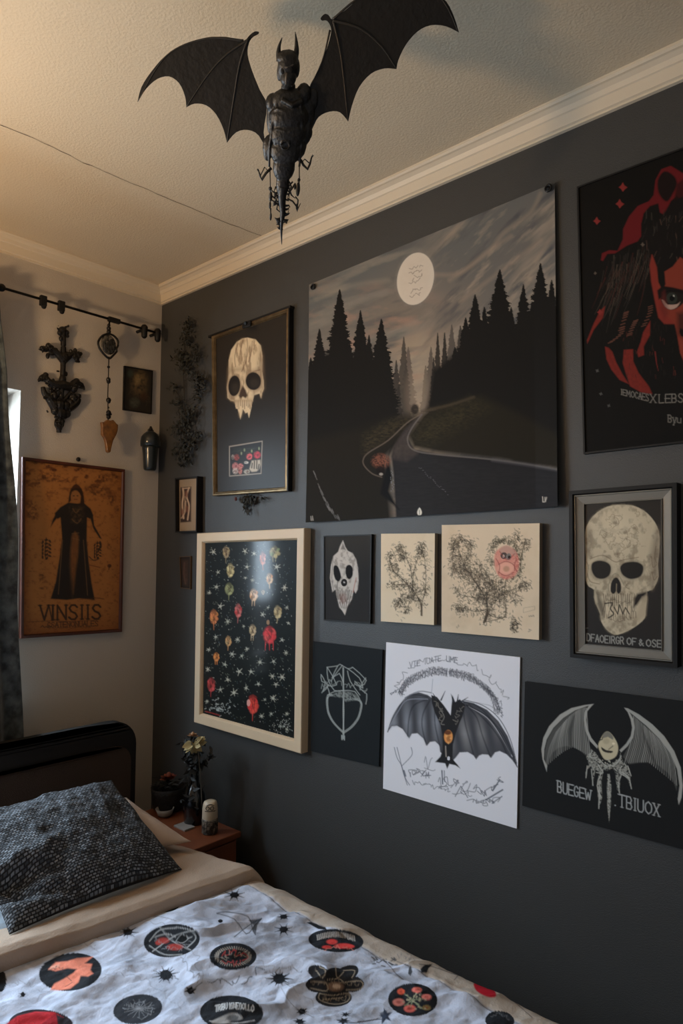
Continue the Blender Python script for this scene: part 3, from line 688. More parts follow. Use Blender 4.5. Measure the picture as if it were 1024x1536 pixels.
# ---- twig drawings
def leaf_cluster(C, pts, n, r, col, seed, w=.8, a=.85):
    R = random.Random(seed)
    for k in range(int(n*1.5)):
        p = R.choice(pts); x, y = R.gauss(p[0], r), R.gauss(p[1], r); t = R.uniform(0, PI); q = R.uniform(5, 12)
        c = col if R.random() < .8 else (128, 112, 92)
        C.line([(x, y), (x+q*math.cos(t)*.6, y+q*math.sin(t)*.5-1.5), (x+q*math.cos(t), y+q*math.sin(t))], w*R.uniform(.6, 1.2), c, a)
def dense(path, n=10): return [tuple(p) for p in cat(path, n)]
def paint_twig(C):
    C.view(460, 780, 2.7676); ink = (58, 52, 44)
    C.whole(lambda u, v: (np.clip((fbm(u/40, v/40, 4)-.45)*2, 0, 1)*.5, C.alb((180, 162, 134))))
    br = [[(475, 395), (474, 350), (462, 325), (440, 290), (415, 265), (385, 235), (355, 205), (345, 165)], [(474, 350), (488, 310), (494, 240), (488, 160), (472, 100)], [(440, 290), (430, 200), (400, 140), (378, 105)], [(440, 290), (445, 210), (470, 140)], [(462, 325), (420, 320), (390, 330), (375, 350)], [(440, 300), (425, 345), (408, 390)], [(474, 300), (492, 280)], [(415, 265), (370, 270), (350, 262)]]
    pts = []
    for k, b in enumerate(br): C.line(b, 2.2 if k < 1 else 1.1, ink, .9, curve=4, w2=.7); pts += dense(b[1:] if k < 2 else b, 6)
    leaf_cluster(C, pts, 560, 11, ink, 3); leaf_cluster(C, [(385, 120), (395, 150), (350, 150), (470, 110), (475, 130), (380, 345), (360, 190)], 200, 11, ink, 4)
    C.line([(476, 352), (478, 397)], 3, (70, 60, 50), .9, w2=1.5)
    for x, y in ((408, 385), (425, 375), (408, 360)): C.burst(x, y, 8, ink, .8, 5, x)
def paint_bush(C):
    C.view(460, 780, 2.7676); ink = (62, 56, 48)
    C.whole(lambda u, v: (np.clip((fbm(u/50, v/60, 8)-.45)*2, 0, 1)*.5, C.alb((176, 156, 128))))
    for x, y, r, a in ((600, 240, 70, .2), (625, 410, 44, .5), (580, 300, 60, .2)): C.ell(x, y, r, r, (160, 142, 118), a, soft=1, tex=lambda u, v: fbm(u/12, v/12, 3))
    C.line([(598, 60), (600, 250)], .6, (150, 134, 112), .6)
    br = [[(735, 425), (748, 380), (742, 330), (715, 280), (680, 230), (650, 180), (625, 110), (612, 75)], [(748, 380), (790, 330), (830, 300), (880, 280), (915, 262)], [(745, 370), (700, 380), (655, 365), (625, 370)], [(742, 330), (690, 320), (640, 310), (618, 280)], [(742, 330), (760, 260), (730, 200), (700, 180)], [(748, 380), (770, 400), (820, 402), (824, 350), (818, 310)], [(820, 300), (830, 240), (880, 230), (890, 150), (910, 80)], [(650, 180), (680, 140), (680, 90)], [(640, 190), (610, 200), (605, 160), (610, 100)]]
    pts = []
    for k, b in enumerate(br): C.line(b, 3.2 if k == 0 else 1.2, ink, .9, curve=4, w2=.8); pts += dense(b, 6)
    leaf_cluster(C, pts, 700, 12, ink, 7); leaf_cluster(C, dense([(630, 200), (690, 230), (740, 250), (800, 290), (760, 320), (700, 300)], 8), 700, 22, ink, 8)
    leaf_cluster(C, [(615, 90), (640, 80), (675, 100), (665, 150), (620, 150), (615, 200), (655, 200), (640, 370), (625, 355), (870, 60), (905, 100), (900, 270), (870, 330)], 420, 12, ink, 9)
    C.poly([(733, 428), (742, 395), (752, 370), (756, 385), (744, 424)], (70, 60, 50), soft=.6); C.line([(735, 424), (790, 412), (824, 400), (826, 360)], 1.4, (88, 76, 62), .8, curve=3)
    leaf_cluster(C, dense([(765, 180), (770, 110), (800, 85), (850, 90), (875, 130), (885, 200)], 8), 260, 9, (64, 60, 48), 12)
    C.poly([(778, 150), (795, 122), (830, 108), (865, 128), (880, 165), (878, 205), (860, 235), (828, 246), (800, 236), (782, 205)], (182, 96, 88), .9, curve=3, soft=1.5, tex=lambda u, v: .55+.45*fbm(u/9, v/9, 6))
    C.poly([(800, 122), (830, 105), (860, 125), (868, 150), (840, 140), (815, 150)], (160, 130, 116), .8, curve=3, soft=1.5)
    C.ell(818, 148, 14, 14, (74, 62, 58)); C.ell(838, 152, 11, 14, (112, 104, 98)); C.ell(840, 154, 5, 7, (40, 34, 32)); C.ell(816, 150, 5, 6, (170, 150, 140))
    C.ell(826, 200, 34, 26, (208, 156, 136), .9, soft=.4); C.ell(828, 203, 13, 12, (160, 120, 96), .8, soft=.5)
    for p in ([(785, 160), (800, 190), (795, 225)], [(870, 160), (862, 190), (872, 215)], [(795, 185), (826, 172), (858, 186), (862, 210)], [(800, 130), (830, 165), (862, 140)], [(795, 215), (826, 232), (858, 216)]): C.line(p, 1.0, (120, 50, 48), .8, curve=4)
    leaf_cluster(C, [(862, 410), (865, 430), (858, 440), (868, 450)], 60, 9, (44, 40, 36), 15, 1.0)
    C.line([(898, 385), (900, 365), (945, 358), (946, 372), (898, 385)], .6, (140, 124, 104), .8); C.scrawl([(922, 400), (945, 396)], 5, .7, (110, 98, 84), 10, 3); C.scrawl([(918, 462), (932, 452)], 6, .7, (110, 98, 84), 8, 5); C.scrawl([(622, 448), (632, 438)], 5, .6, (120, 106, 90), 8, 6)
PW = (190, 174, 150)
canvas('canvas_picture', 'small cream canvas with an ink drawing of one leafy twig', 'picture', DARK, [(571.3, 800.6), (652, 800), (650.5, 937.5), (571, 932)], .014, M_side_w, P_CANVAS, PW, G['mid2'], paint_twig)
canvas('canvas_picture', 'wide cream canvas with an ink bush drawing and one red blossom', 'picture', DARK, [(662.3, 787.5), (809, 784.8), (808, 960), (662, 947.5)], .016, M_side_w, P_CANVAS, (188, 170, 146), G['mid2'], paint_bush)

# ---- black print, heart
def paint_heart(C):
    C.view(450, 940, 2.9257); w = (150, 154, 150)
    for k, (s, e) in enumerate((([(190, 465), (150, 425), (125, 380), (118, 330), (122, 305), (140, 300)], 0), ([(190, 465), (225, 440), (255, 400), (268, 350), (262, 325), (240, 318)], 0))):
        C.line(s, 3.0, (118, 122, 118), .9, curve=5)
        p = cat(s, 7)
        for i in range(len(p)-1): C.ell(p[i][0], p[i][1], 4.5, 4.0, w, .9, soft=.4); C.line([(p[i][0]-4, p[i][1]+2), (p[i][0]+4, p[i][1]-2)], .7, (30, 34, 34), .8)
    C.line([(189, 180), (190, 300), (190, 490)], 1.8, w, .9)
    for y in range(300, 490, 9): C.ell(190, y, 3.4, 3.6, w, .9, soft=.4)
    C.line([(183, 478), (184, 495)], 2.0, w); C.line([(194, 480), (194, 497)], 1.6, w)
    for p in ([(118, 178), (165, 172), (175, 165), (210, 185), (230, 178)], [(118, 178), (122, 230), (150, 280), (190, 280)], [(165, 172), (140, 225), (172, 205), (188, 245)], [(210, 185), (260, 225), (275, 270), (240, 240)], [(92, 210), (110, 245), (100, 285), (125, 255), (95, 240), (92, 210)], [(288, 225), (262, 270), (292, 295), (288, 340)], [(120, 180), (160, 255), (118, 258)], [(185, 170), (150, 215), (135, 240)], [(230, 178), (290, 235), (262, 262), (240, 250)], [(120, 300), (150, 285), (190, 280), (240, 285), (262, 320)], [(208, 195), (220, 240), (262, 300)], [(95, 290), (118, 262), (130, 300)]):
        C.line(p, 1.1, w, .85, curve=2)
    C.poly([(140, 300), (190, 282), (245, 300), (262, 325), (240, 322), (200, 328), (180, 312), (150, 306)], (124, 128, 124), .85, curve=3, soft=1.5, tex=lambda u, v: np.clip(fbm(u/5, v/5, 9)*2.8-.7, 0, 1))
    C.scrawl([(95, 270), (130, 240), (190, 262), (250, 255), (292, 300)], 14, .9, (130, 134, 130), 34, 9, .8)
canvas('canvas_picture', 'plain black sheet with a chalk-white thorny heart and crown of roses', 'picture', DARK, [(469.5, 961.8), (573.5, 974.8), (567.8, 1150), (465.6, 1126.3)], .006, M_side_b, P_MATTE, (26, 29, 31), G['low'], paint_heart)

# ---- white sheet with the two-headed bat
def paint_white_bat(C):
    C.view(450, 940, 2.9257)
    dk = (42, 44, 50)
    lw = [(585, 318), (560, 300), (520, 288), (480, 298), (435, 345), (405, 400), (384, 462), (402, 437), (425, 435), (450, 450), (478, 490), (490, 470), (515, 468), (540, 490), (556, 523), (570, 506), (592, 503), (610, 520), (614, 550), (640, 570), (648, 480), (655, 440), (628, 400), (600, 350)]
    rw = [(712, 325), (760, 335), (820, 365), (870, 415), (910, 480), (940, 560), (953, 618), (930, 585), (905, 560), (875, 546), (855, 552), (838, 576), (825, 562), (800, 560), (785, 566), (772, 583), (760, 565), (735, 550), (700, 552), (682, 575), (668, 590), (655, 520), (665, 450), (690, 390), (715, 345)]
    for wgs in (lw, rw): C.poly(wgs, (62, 62, 66), soft=.7)
    C.poly(lw, (122, 124, 130), .9, soft=3, tex=lambda u, v: np.clip(.5+.5*np.cos((u-470-(v-400)*.05)/62*2*PI), 0, 1)*np.clip(1-np.abs(v-420)/130, 0, 1))
    C.poly(rw, (128, 126, 126), .8, soft=3, tex=lambda u, v: np.clip(.5+.5*np.cos((u-715-(v-420)*.18)/72*2*PI), 0, 1)*np.clip(1-np.abs(v-470)/110, 0, 1)*np.clip((900-u)/120, 0, 1))
    for p in ([(560, 318), (500, 345), (478, 400), (472, 480)], [(570, 322), (540, 380), (535, 440), (553, 518)], [(590, 350), (592, 430), (612, 520)], [(730, 345), (775, 400), (800, 480), (835, 572)], [(715, 360), (725, 430), (760, 560)], [(740, 340), (830, 430), (880, 500), (905, 555)]):
        C.line(p, 1.8, (30, 32, 38), .7, curve=5, soft=1)
    for p, c in (([(384, 462), (405, 400), (440, 340), (485, 300), (560, 308)], dk), ([(392, 440), (430, 372), (470, 322), (560, 318)], (120, 122, 130)), ([(712, 328), (780, 350), (850, 420), (905, 500), (952, 616)], dk), ([(720, 322), (800, 345), (870, 400), (920, 490), (950, 600)], (70, 72, 78)), ([(740, 350), (820, 400), (880, 480), (930, 570)], (150, 148, 150)), ([(730, 345), (810, 385), (860, 440), (925, 560)], (30, 32, 36))):
        C.line(p, 1.3, c, .9, curve=5)
    C.line([(460, 312), (520, 284), (575, 290)], 1.6, (100, 102, 110), .8, curve=3); C.line([(582, 230), (576, 295)], .8, (130, 132, 140), .8); C.line([(760, 330), (830, 345), (860, 365)], .8, (120, 120, 124), .7)
    # body
    C.poly([(575, 300), (600, 308), (630, 345), (660, 388), (668, 300), (680, 330), (700, 318), (725, 345), (712, 395), (700, 420), (682, 470), (670, 520), (668, 580), (690, 605), (702, 622), (680, 608), (655, 603), (645, 624), (636, 600), (592, 594), (615, 570), (625, 540), (625, 480), (615, 430), (592, 380), (578, 335)], (34, 33, 34), soft=.7)
    for b, t in (((598, 318), (582, 292)), ((618, 322), (636, 283)), ((672, 330), (662, 296)), ((690, 325), (694, 297)), ((705, 330), (736, 310))): C.line([b, t], 2.2, dk, w2=.6)
    for k in range(2):
        C.scrawl([(590, 330), (620, 370), (612, 420)] if k == 0 else [(705, 345), (690, 390), (680, 430)], 12, .8, (112, 106, 98), 22, 30+k, .8)
    C.line([(612, 360), (632, 395), (618, 425), (632, 430)], 1.2, (120, 116, 110), .7, curve=4)
    C.ell(650, 483, 19, 29, (196, 132, 74), soft=.2); C.ell(648, 465, 15, 10, (70, 34, 26), .9, soft=.4); C.ell(652, 492, 10, 13, (128, 74, 42), .7, soft=.6)
    for x, y in ((642, 480), (660, 490), (650, 510)): C.ell(x, y, 4, 5, (226, 170, 110), .9, soft=.5)
    C.line([(638, 525), (640, 570)], 1.6, (150, 140, 130), .8); C.ell(651, 578, 6, 9, (215, 215, 220), .9)
    # lettering
    ink = (74, 76, 84)
    C.scrawl([(402, 300), (440, 235), (490, 180), (530, 152), (600, 142), (640, 150)], 13, .8, ink, 36, 41, .85)
    C.scrawl([(640, 145), (700, 158), (770, 175), (830, 225), (880, 280), (915, 325)], 14, .8, ink, 36, 42, .85)
    C.text('VTEPIUATE', (480, 180), (618, 150), 24, .9, ink, .9, serif=False); C.text('UME', (642, 152), (690, 160), 24, 1.0, ink, .9, serif=False)
    for j in range(3):
        o = j*11
        for (pa, pb, pc, na) in (((432+o*.6, 290+o*.4), (520, 205+o), (645, 190+o), 46), ((655, 190+o), (800, 250+o*.8), (876-o, 370), 56)):
            pp = cat([pa, ((pa[0]+pb[0])/2-(12 if pa[0] < 500 else -8), (pa[1]+pb[1])/2-12), pb, ((pc[0]+pb[0])/2+8, (pc[1]+pb[1])/2-14), pc], na//4)
            RR = random.Random(int(o+pa[0]))
            for qx, qy in pp:
                for _ in range(2): C.line([(qx+RR.uniform(-3, 3), qy-RR.uniform(3, 9)), (qx+RR.uniform(-4, 5), qy+RR.uniform(3, 9))], RR.uniform(.6, 1.1), (70, 70, 76), .5)
        C.scrawl([(432+o*.6, 290+o*.4), (465+o*.3, 240+o), (520, 205+o), (590, 185+o), (645, 190+o)], 9, .9, (66, 66, 72), 62, 60+j, .8)
        C.scrawl([(655, 190+o), (730, 205+o), (800, 250+o*.8), (850, 300+o*.5), (880-o*.4, 350+o*.3), (872-o, 385)], 10, .9, (66, 66, 72), 74, 70+j, .8)
    C.scrawl([(395, 300), (415, 290), (435, 275)], 8, .9, ink, 10, 44); C.scrawl([(878, 378), (893, 405)], 8, .9, ink, 8, 45)
    for p in ([(413, 530), (425, 575), (445, 610), (462, 665), (480, 695)], [(425, 530), (440, 590), (452, 640), (470, 695)], [(445, 612), (482, 575), (492, 555), (487, 530)]): C.line(p, 1.0, (70, 76, 88), .85, curve=4)
    C.line([(455, 632), (462, 655)], 2.4, (60, 66, 78), .8)
    for p in ([(545, 595), (550, 570), (556, 600), (560, 625), (572, 585), (580, 576)], [(545, 620), (580, 632), (592, 628)]): C.line(p, .9, ink, .8, curve=3)
    C.scrawl([(480, 640), (520, 640), (568, 650)], 22, 1.0, ink, 26, 81, .9, .8, .1); C.scrawl([(487, 680), (540, 695), (620, 705), (640, 690)], 12, .9, ink, 24, 82, .85, .8, .08)
    C.scrawl([(620, 680), (680, 680), (740, 705), (790, 715)], 26, 1.0, ink, 34, 83, .9, .8, .14); C.scrawl([(620, 700), (660, 725), (720, 735), (760, 735)], 14, .9, ink, 22, 84, .85)
    C.scrawl([(745, 770), (780, 765), (830, 770), (880, 760)], 20, 1.0, ink, 30, 85, .9, .9, .1); C.scrawl([(800, 740), (850, 700), (880, 665)], 16, 1.1, ink, 18, 86, .9, .9, .2)
    C.line([(815, 760), (888, 716)], 2.2, (60, 66, 76), .9); C.line([(842, 775), (885, 745)], 1.6, (80, 86, 96), .9); C.line([(845, 720), (875, 672)], 1.8, (60, 66, 76), .9)
    C.line([(622, 632), (625, 690)], 2.0, (70, 76, 84), .9); C.line([(632, 632), (634, 680)], 1.2, (70, 76, 84), .9); C.line([(680, 745), (705, 700), (735, 750)], 1.2, ink, .9)
    C.text('tPepM', (498, 668), (565, 664), 26, 1.0, ink, .9, serif=False)
canvas('paper_art_print', 'white paper sheet with a grey two-headed bat and arched gothic lettering', 'poster', DARK, [(579, 963.3), (779.7, 986), (774.7, 1243), (574.2, 1182.7)], .004, mat('white_paper', (190, 186, 180), .7), P_MATTE, (196, 194, 198), G['wbat'], paint_white_bat)

# ---- black canvas with the outlined bat
def paint_black_bat(C):
    C.view(770, 1000, 4.031); g = (124, 122, 116); lt = (140, 138, 132)
    def wing(spine, edge, outer, ribs, flip=1):
        C.poly(outer, (104, 102, 98), soft=.6, tex=lambda u, v: .85+.3*fbm(u/20, v/20, 3))
    L_out = [(485, 225), (430, 232), (350, 250), (280, 290), (215, 360), (180, 430), (168, 500), (175, 560), (188, 600), (200, 636), (203, 600), (183, 560), (185, 500), (200, 440), (240, 370), (300, 310), (370, 265), (440, 240), (455, 236), (430, 275), (425, 320), (435, 390), (462, 450), (505, 495), (510, 480), (470, 430), (448, 380), (438, 320), (445, 270), (470, 240)]
    R_out = [(668, 248), (690, 252), (760, 290), (840, 350), (910, 420), (970, 510), (1010, 610), (1022, 720), (1015, 790), (998, 836), (992, 800), (1003, 720), (988, 620), (945, 520), (880, 435), (800, 355), (720, 290), (700, 275), (725, 320), (733, 370), (722, 430), (690, 480), (650, 518), (640, 505), (680, 465), (708, 420), (717, 370), (708, 320), (690, 275)]
    mem_l = [(440, 242), (370, 268), (300, 312), (240, 375), (205, 440), (188, 510), (190, 570), (202, 610), (215, 560), (235, 520), (270, 490), (320, 480), (370, 490), (410, 515), (445, 545), (470, 500), (440, 440), (428, 380), (424, 320), (430, 270)]
    mem_r = [(705, 282), (780, 340), (860, 415), (930, 500), (975, 600), (990, 700), (985, 750), (965, 690), (930, 640), (880, 600), (820, 580), (760, 580), (700, 590), (660, 545), (690, 490), (725, 430), (735, 370), (728, 320)]
    C.poly(mem_l, (62, 61, 58), .9, soft=1); C.poly(mem_r, (58, 57, 54), .9, soft=1)
    R = random.Random(4)
    for k in range(24):
        t = k/23; x1, y1 = 200+t*260, 600-120*math.sin(min(1, t*1.3)*PI/2)+max(0, t-.6)*150; x0, y0 = 250+t*180+10, 380-140*math.sin(t*PI/2)+10
        C.line([(x0, y0), ((x0+x1)/2-14*(1-t), (y0+y1)/2), (x1, y1)], .8, lt, R.uniform(.3, .85), curve=4)
    for k in range(26):
        t = k/25; x1, y1 = 670+t*315, 585-10*math.sin(t*PI)+max(0, t-.45)*240; x0, y0 = 725+t*200, 300+t*180
        C.line([(x0, y0), ((x0+x1)/2+16, (y0+y1)/2-6), (x1, y1)], .8, lt, R.uniform(.25, .8), curve=4)
    C.poly([(445, 545), (410, 515), (370, 492), (350, 480), (352, 400), (372, 290), (360, 300), (330, 380), (335, 475)], (18, 18, 18), .5, soft=1.5)
    C.poly([(818, 470), (870, 600), (850, 590), (800, 470), (770, 360)], (18, 18, 18), .5, soft=1.5)
    C.poly(L_out, g, soft=.6); C.poly(R_out, g, soft=.6)
    # figure
    bone = (150, 140, 116)
    C.poly([(520, 450), (545, 405), (570, 392), (598, 415), (625, 460), (632, 500), (620, 540), (585, 562), (550, 560), (525, 520), (512, 480)], bone, curve=3, soft=.8)
    C.poly([(540, 410), (570, 392), (600, 420), (600, 442), (570, 425), (545, 432)], (88, 86, 80), .9, curve=2, soft=.8)
    C.poly([(530, 485), (560, 505), (600, 510), (590, 522), (555, 518), (535, 505)], (38, 34, 30), curve=2); C.ell(604, 465, 9, 7, (190, 180, 156)); C.line([(600, 480), (575, 500)], 1.2, (70, 64, 54)); C.line([(520, 445), (535, 440), (540, 425)], 1.4, (30, 30, 28))
    C.ell(560, 450, 20, 18, (128, 116, 94), .7, soft=.7)
    nz = lambda u, v: np.clip(fbm(u/7, v/7, 21)*3.0-.8, 0, 1)
    for p, c in (([(510, 540), (525, 575), (560, 590), (600, 585), (640, 555), (645, 520), (655, 560), (700, 620), (712, 740), (690, 680), (655, 650), (630, 600), (645, 660), (640, 760), (625, 740), (615, 640), (590, 600), (585, 620), (560, 630), (545, 620), (530, 690), (535, 790), (515, 860), (510, 790), (505, 700), (520, 640), (495, 620), (475, 720), (480, 640), (470, 600), (445, 620), (436, 680), (435, 640), (455, 590), (440, 545), (470, 500), (495, 520)], (122, 120, 112)),
                 ([(568, 650), (580, 650), (590, 720), (588, 820), (577, 940), (567, 840), (565, 740)], (132, 130, 122))):
        C.poly(p, c, .9, soft=.8, tex=nz); 
    C.line([(576, 660), (578, 930)], 1.6, (130, 128, 120), .8, w2=.6)
    for p in ([(445, 600), (438, 670)], [(470, 620), (480, 718)], [(520, 690), (515, 858)], [(530, 640), (505, 720), (528, 790)], [(640, 620), (650, 655), (635, 700), (640, 765)], [(655, 640), (695, 670), (712, 738)], [(690, 600), (710, 660)], [(655, 600), (640, 640), (690, 670)], [(510, 590), (540, 640), (500, 640)], [(475, 510), (460, 545), (500, 550)], [(520, 560), (560, 600), (620, 590), (650, 540)]): C.line(p, 1.2, (142, 140, 132), .85, curve=3)
    for k in range(26): x = R.gauss(575, 40); C.ell(x, 575+R.uniform(-14, 40), 4, 4, (140, 136, 124), .7, soft=.5)
    C.text('BUEGEW', (266, 758), (468, 808), 68, 1.7, (128, 128, 126), .9, h2=58); C.text('TBIUOX', (638, 846), (880, 906), 74, 1.7, (128, 128, 126), .9, h2=72); C.ell(614, 838, 5, 5, (120, 120, 118))
q = corners(DARK, [(787, 1022.3), (1024, 1052.6), (1024, 1274), (783, 1208.5)], .008); k = 1.16
q = [q[0], q[0]+(q[1]-q[0])*k, q[3]+(q[2]-q[3])*k, q[3]]
canvas('canvas_picture', 'wide black canvas with a grey winged figure above broken serif lettering', 'picture', DARK, [(787, 1022.3), (1064, 1052), (1064, 1290), (783, 1208.5)], .008, M_side_b, P_MATTE, (21, 21, 21), G['rbat'], paint_black_bat, q)

# ---- skull print in black and silver frame
def paint_big_skull(C):
    C.view(840, 710, 5.12)
    sk = [(480, 241), (560, 248), (640, 285), (700, 340), (745, 410), (763, 490), (760, 600), (750, 700), (755, 790), (735, 850), (705, 895), (668, 908), (665, 970), (655, 1060), (650, 1110), (600, 1160), (520, 1210), (440, 1240), (395, 1230), (350, 1195), (315, 1140), (305, 1080), (280, 1020), (262, 960), (260, 895), (220, 870), (195, 820), (193, 740), (197, 660), (190, 580), (183, 500), (200, 410), (250, 330), (320, 275), (400, 245)]
    b = (152, 140, 118)
    C.poly(sk, b, curve=2, soft=.7)
    C.poly(sk, (110, 98, 80), .8, curve=2, soft=3, tex=lambda u, v: np.clip((fbm(u/34, v/40, 14)-.46)*4, 0, 1))
    C.poly(sk, (176, 164, 140), .6, curve=2, soft=3, tex=lambda u, v: np.clip(1-np.hypot((u-440)/240, (v-430)/230), 0, 1))
    C.poly([(745, 410), (763, 490), (755, 790), (705, 895), (690, 850), (700, 760), (690, 640), (715, 520)], (78, 66, 54), .7, soft=6)
    C.poly([(197, 400), (183, 500), (197, 660), (240, 640), (225, 560), (240, 450)], (92, 80, 66), .6, soft=6)
    for p in ([(700, 640), (712, 720), (740, 700)], [(735, 560), (725, 640), (740, 690)], [(705, 760), (720, 820), (745, 790)], [(203, 680), (215, 720), (205, 800)], [(520, 845), (500, 870), (530, 888)], [(230, 655), (330, 630), (420, 680), (480, 665), (600, 645)], [(210, 770), (230, 830), (300, 850)]): C.line(p, 1.2, (88, 74, 58), .7, curve=4)
    R = random.Random(8)
    for cx, cy, r in ((400, 370, 45), (440, 350, 30), (560, 440, 40), (545, 520, 50), (430, 590, 45), (370, 500, 45), (480, 470, 40), (590, 310, 20), (460, 640, 30), (330, 470, 30), (500, 540, 40)):
        C.scrawl([(cx-r, cy), (cx, cy-r), (cx+r, cy), (cx, cy+r), (cx-r*.5, cy)], r*.35, .8, (98, 82, 64), 26, int(cx+cy), .6)
    for cx, cy in ((420, 380), (500, 455), (570, 420), (430, 620)): C.ell(cx, cy, 16, 12, (88, 72, 56), .6, soft=.9)
    C.ell(312, 742, 88, 86, (120, 110, 92), .7, soft=.3); C.poly([(245, 690), (300, 670), (360, 685), (388, 720), (378, 780), (330, 810), (275, 800), (242, 750)], (20, 17, 15), curve=4, soft=1)
    C.ell(550, 745, 102, 82, (120, 110, 92), .7, soft=.3); C.poly([(465, 710), (500, 685), (580, 680), (630, 705), (636, 750), (610, 795), (540, 812), (485, 785), (462, 745)], (20, 17, 15), curve=4, soft=1)
    C.poly([(422, 800), (395, 830), (385, 890), (395, 920), (415, 925), (430, 905), (445, 925), (465, 905), (465, 850), (445, 810)], (20, 17, 15), curve=3, soft=.8); C.line([(432, 850), (430, 930)], 1.6, (110, 98, 80), .8)
    C.line([(370, 900), (372, 850), (400, 790), (425, 770), (460, 800), (490, 860)], 1.6, (112, 104, 86), .8, curve=4)
    C.poly([(262, 900), (285, 905), (330, 1000), (345, 1060), (330, 1120), (300, 1060), (275, 990)], (44, 37, 30), .75, soft=3); C.poly([(265, 905), (280, 940), (285, 990), (275, 1000), (262, 950)], (150, 138, 116), .9, soft=2)
    C.poly([(590, 925), (665, 908), (668, 935), (630, 950), (590, 1010), (560, 1030), (570, 960)], (24, 20, 17), soft=2)
    C.poly([(660, 930), (665, 970), (655, 1090), (600, 1140), (560, 1120), (600, 1050), (620, 980)], (138, 124, 102), .8, soft=3)
    for k in range(15):
        x = 330+k*17; C.line([(x, 930+R.uniform(-10, 10)), (x+R.uniform(-8, 10), 1010), (x+R.uniform(-6, 6), 1060)], 1.1, (62, 50, 40), R.uniform(.5, .9))
        C.line([(x+10, 1060), (x+12+R.uniform(-6, 6), 1110+R.uniform(-10, 20))], 1.0, (72, 60, 48), .8)
    for x in (360, 395, 430, 465, 498, 530): C.ell(x, 1050, 12, 34, (166, 152, 128), .75, soft=.4)
    C.line([(345, 1000), (400, 995), (385, 1040), (410, 1080), (370, 1110)], 2.0, (34, 27, 22), .9, curve=3); C.line([(415, 1030), (440, 1080), (455, 1010), (480, 1080), (500, 1030), (530, 1080)], 1.8, (34, 27, 22), .9)
    C.scrawl([(340, 960), (440, 980), (540, 1000)], 22, .9, (64, 52, 42), 28, 91, .7); C.scrawl([(370, 1110), (450, 1130), (550, 1100)], 16, .9, (80, 66, 54), 24, 92, .7)
    C.text('DFAOEIRGR', (204, 1285), (486, 1312), 54, 1.5, (118, 116, 110), .9, False, 3); C.text('OF', (512, 1314), (582, 1320), 52, 1.5, (118, 116, 110), .9, False); C.text('&', (602, 1322), (638, 1325), 48, 1.5, (118, 116, 110), .9, False); C.text('OSE', (660, 1328), (775, 1336), 52, 1.5, (118, 116, 110), .9, False)
    C.line([(188, 1190), (212, 1188)], .9, (110, 108, 102), .8)
K4 = [(852.7, 736.6), (1014.5, 723.6), (1015.5, 1002), (854.6, 986)]
r, q = framed('framed_picture', 'wide black and silver frame around a large pale human skull with lettering below', 'picture', DARK, K4, .030,
    [(0, 0), (0, .030), (.008, .030), (.010, .026), (.010, .004)], M_black, .0315, .020, P_GLOSS, (27, 24, 22), G['bskull'], paint_big_skull)
ring('inner_frame', DARK, inset(q, .010), [(0, .018), (.001, .026), (.003, .026), (.004, .023), (.020, .021), (.021, .024), (.022, .024), (.022, .018)], M_silver, r)

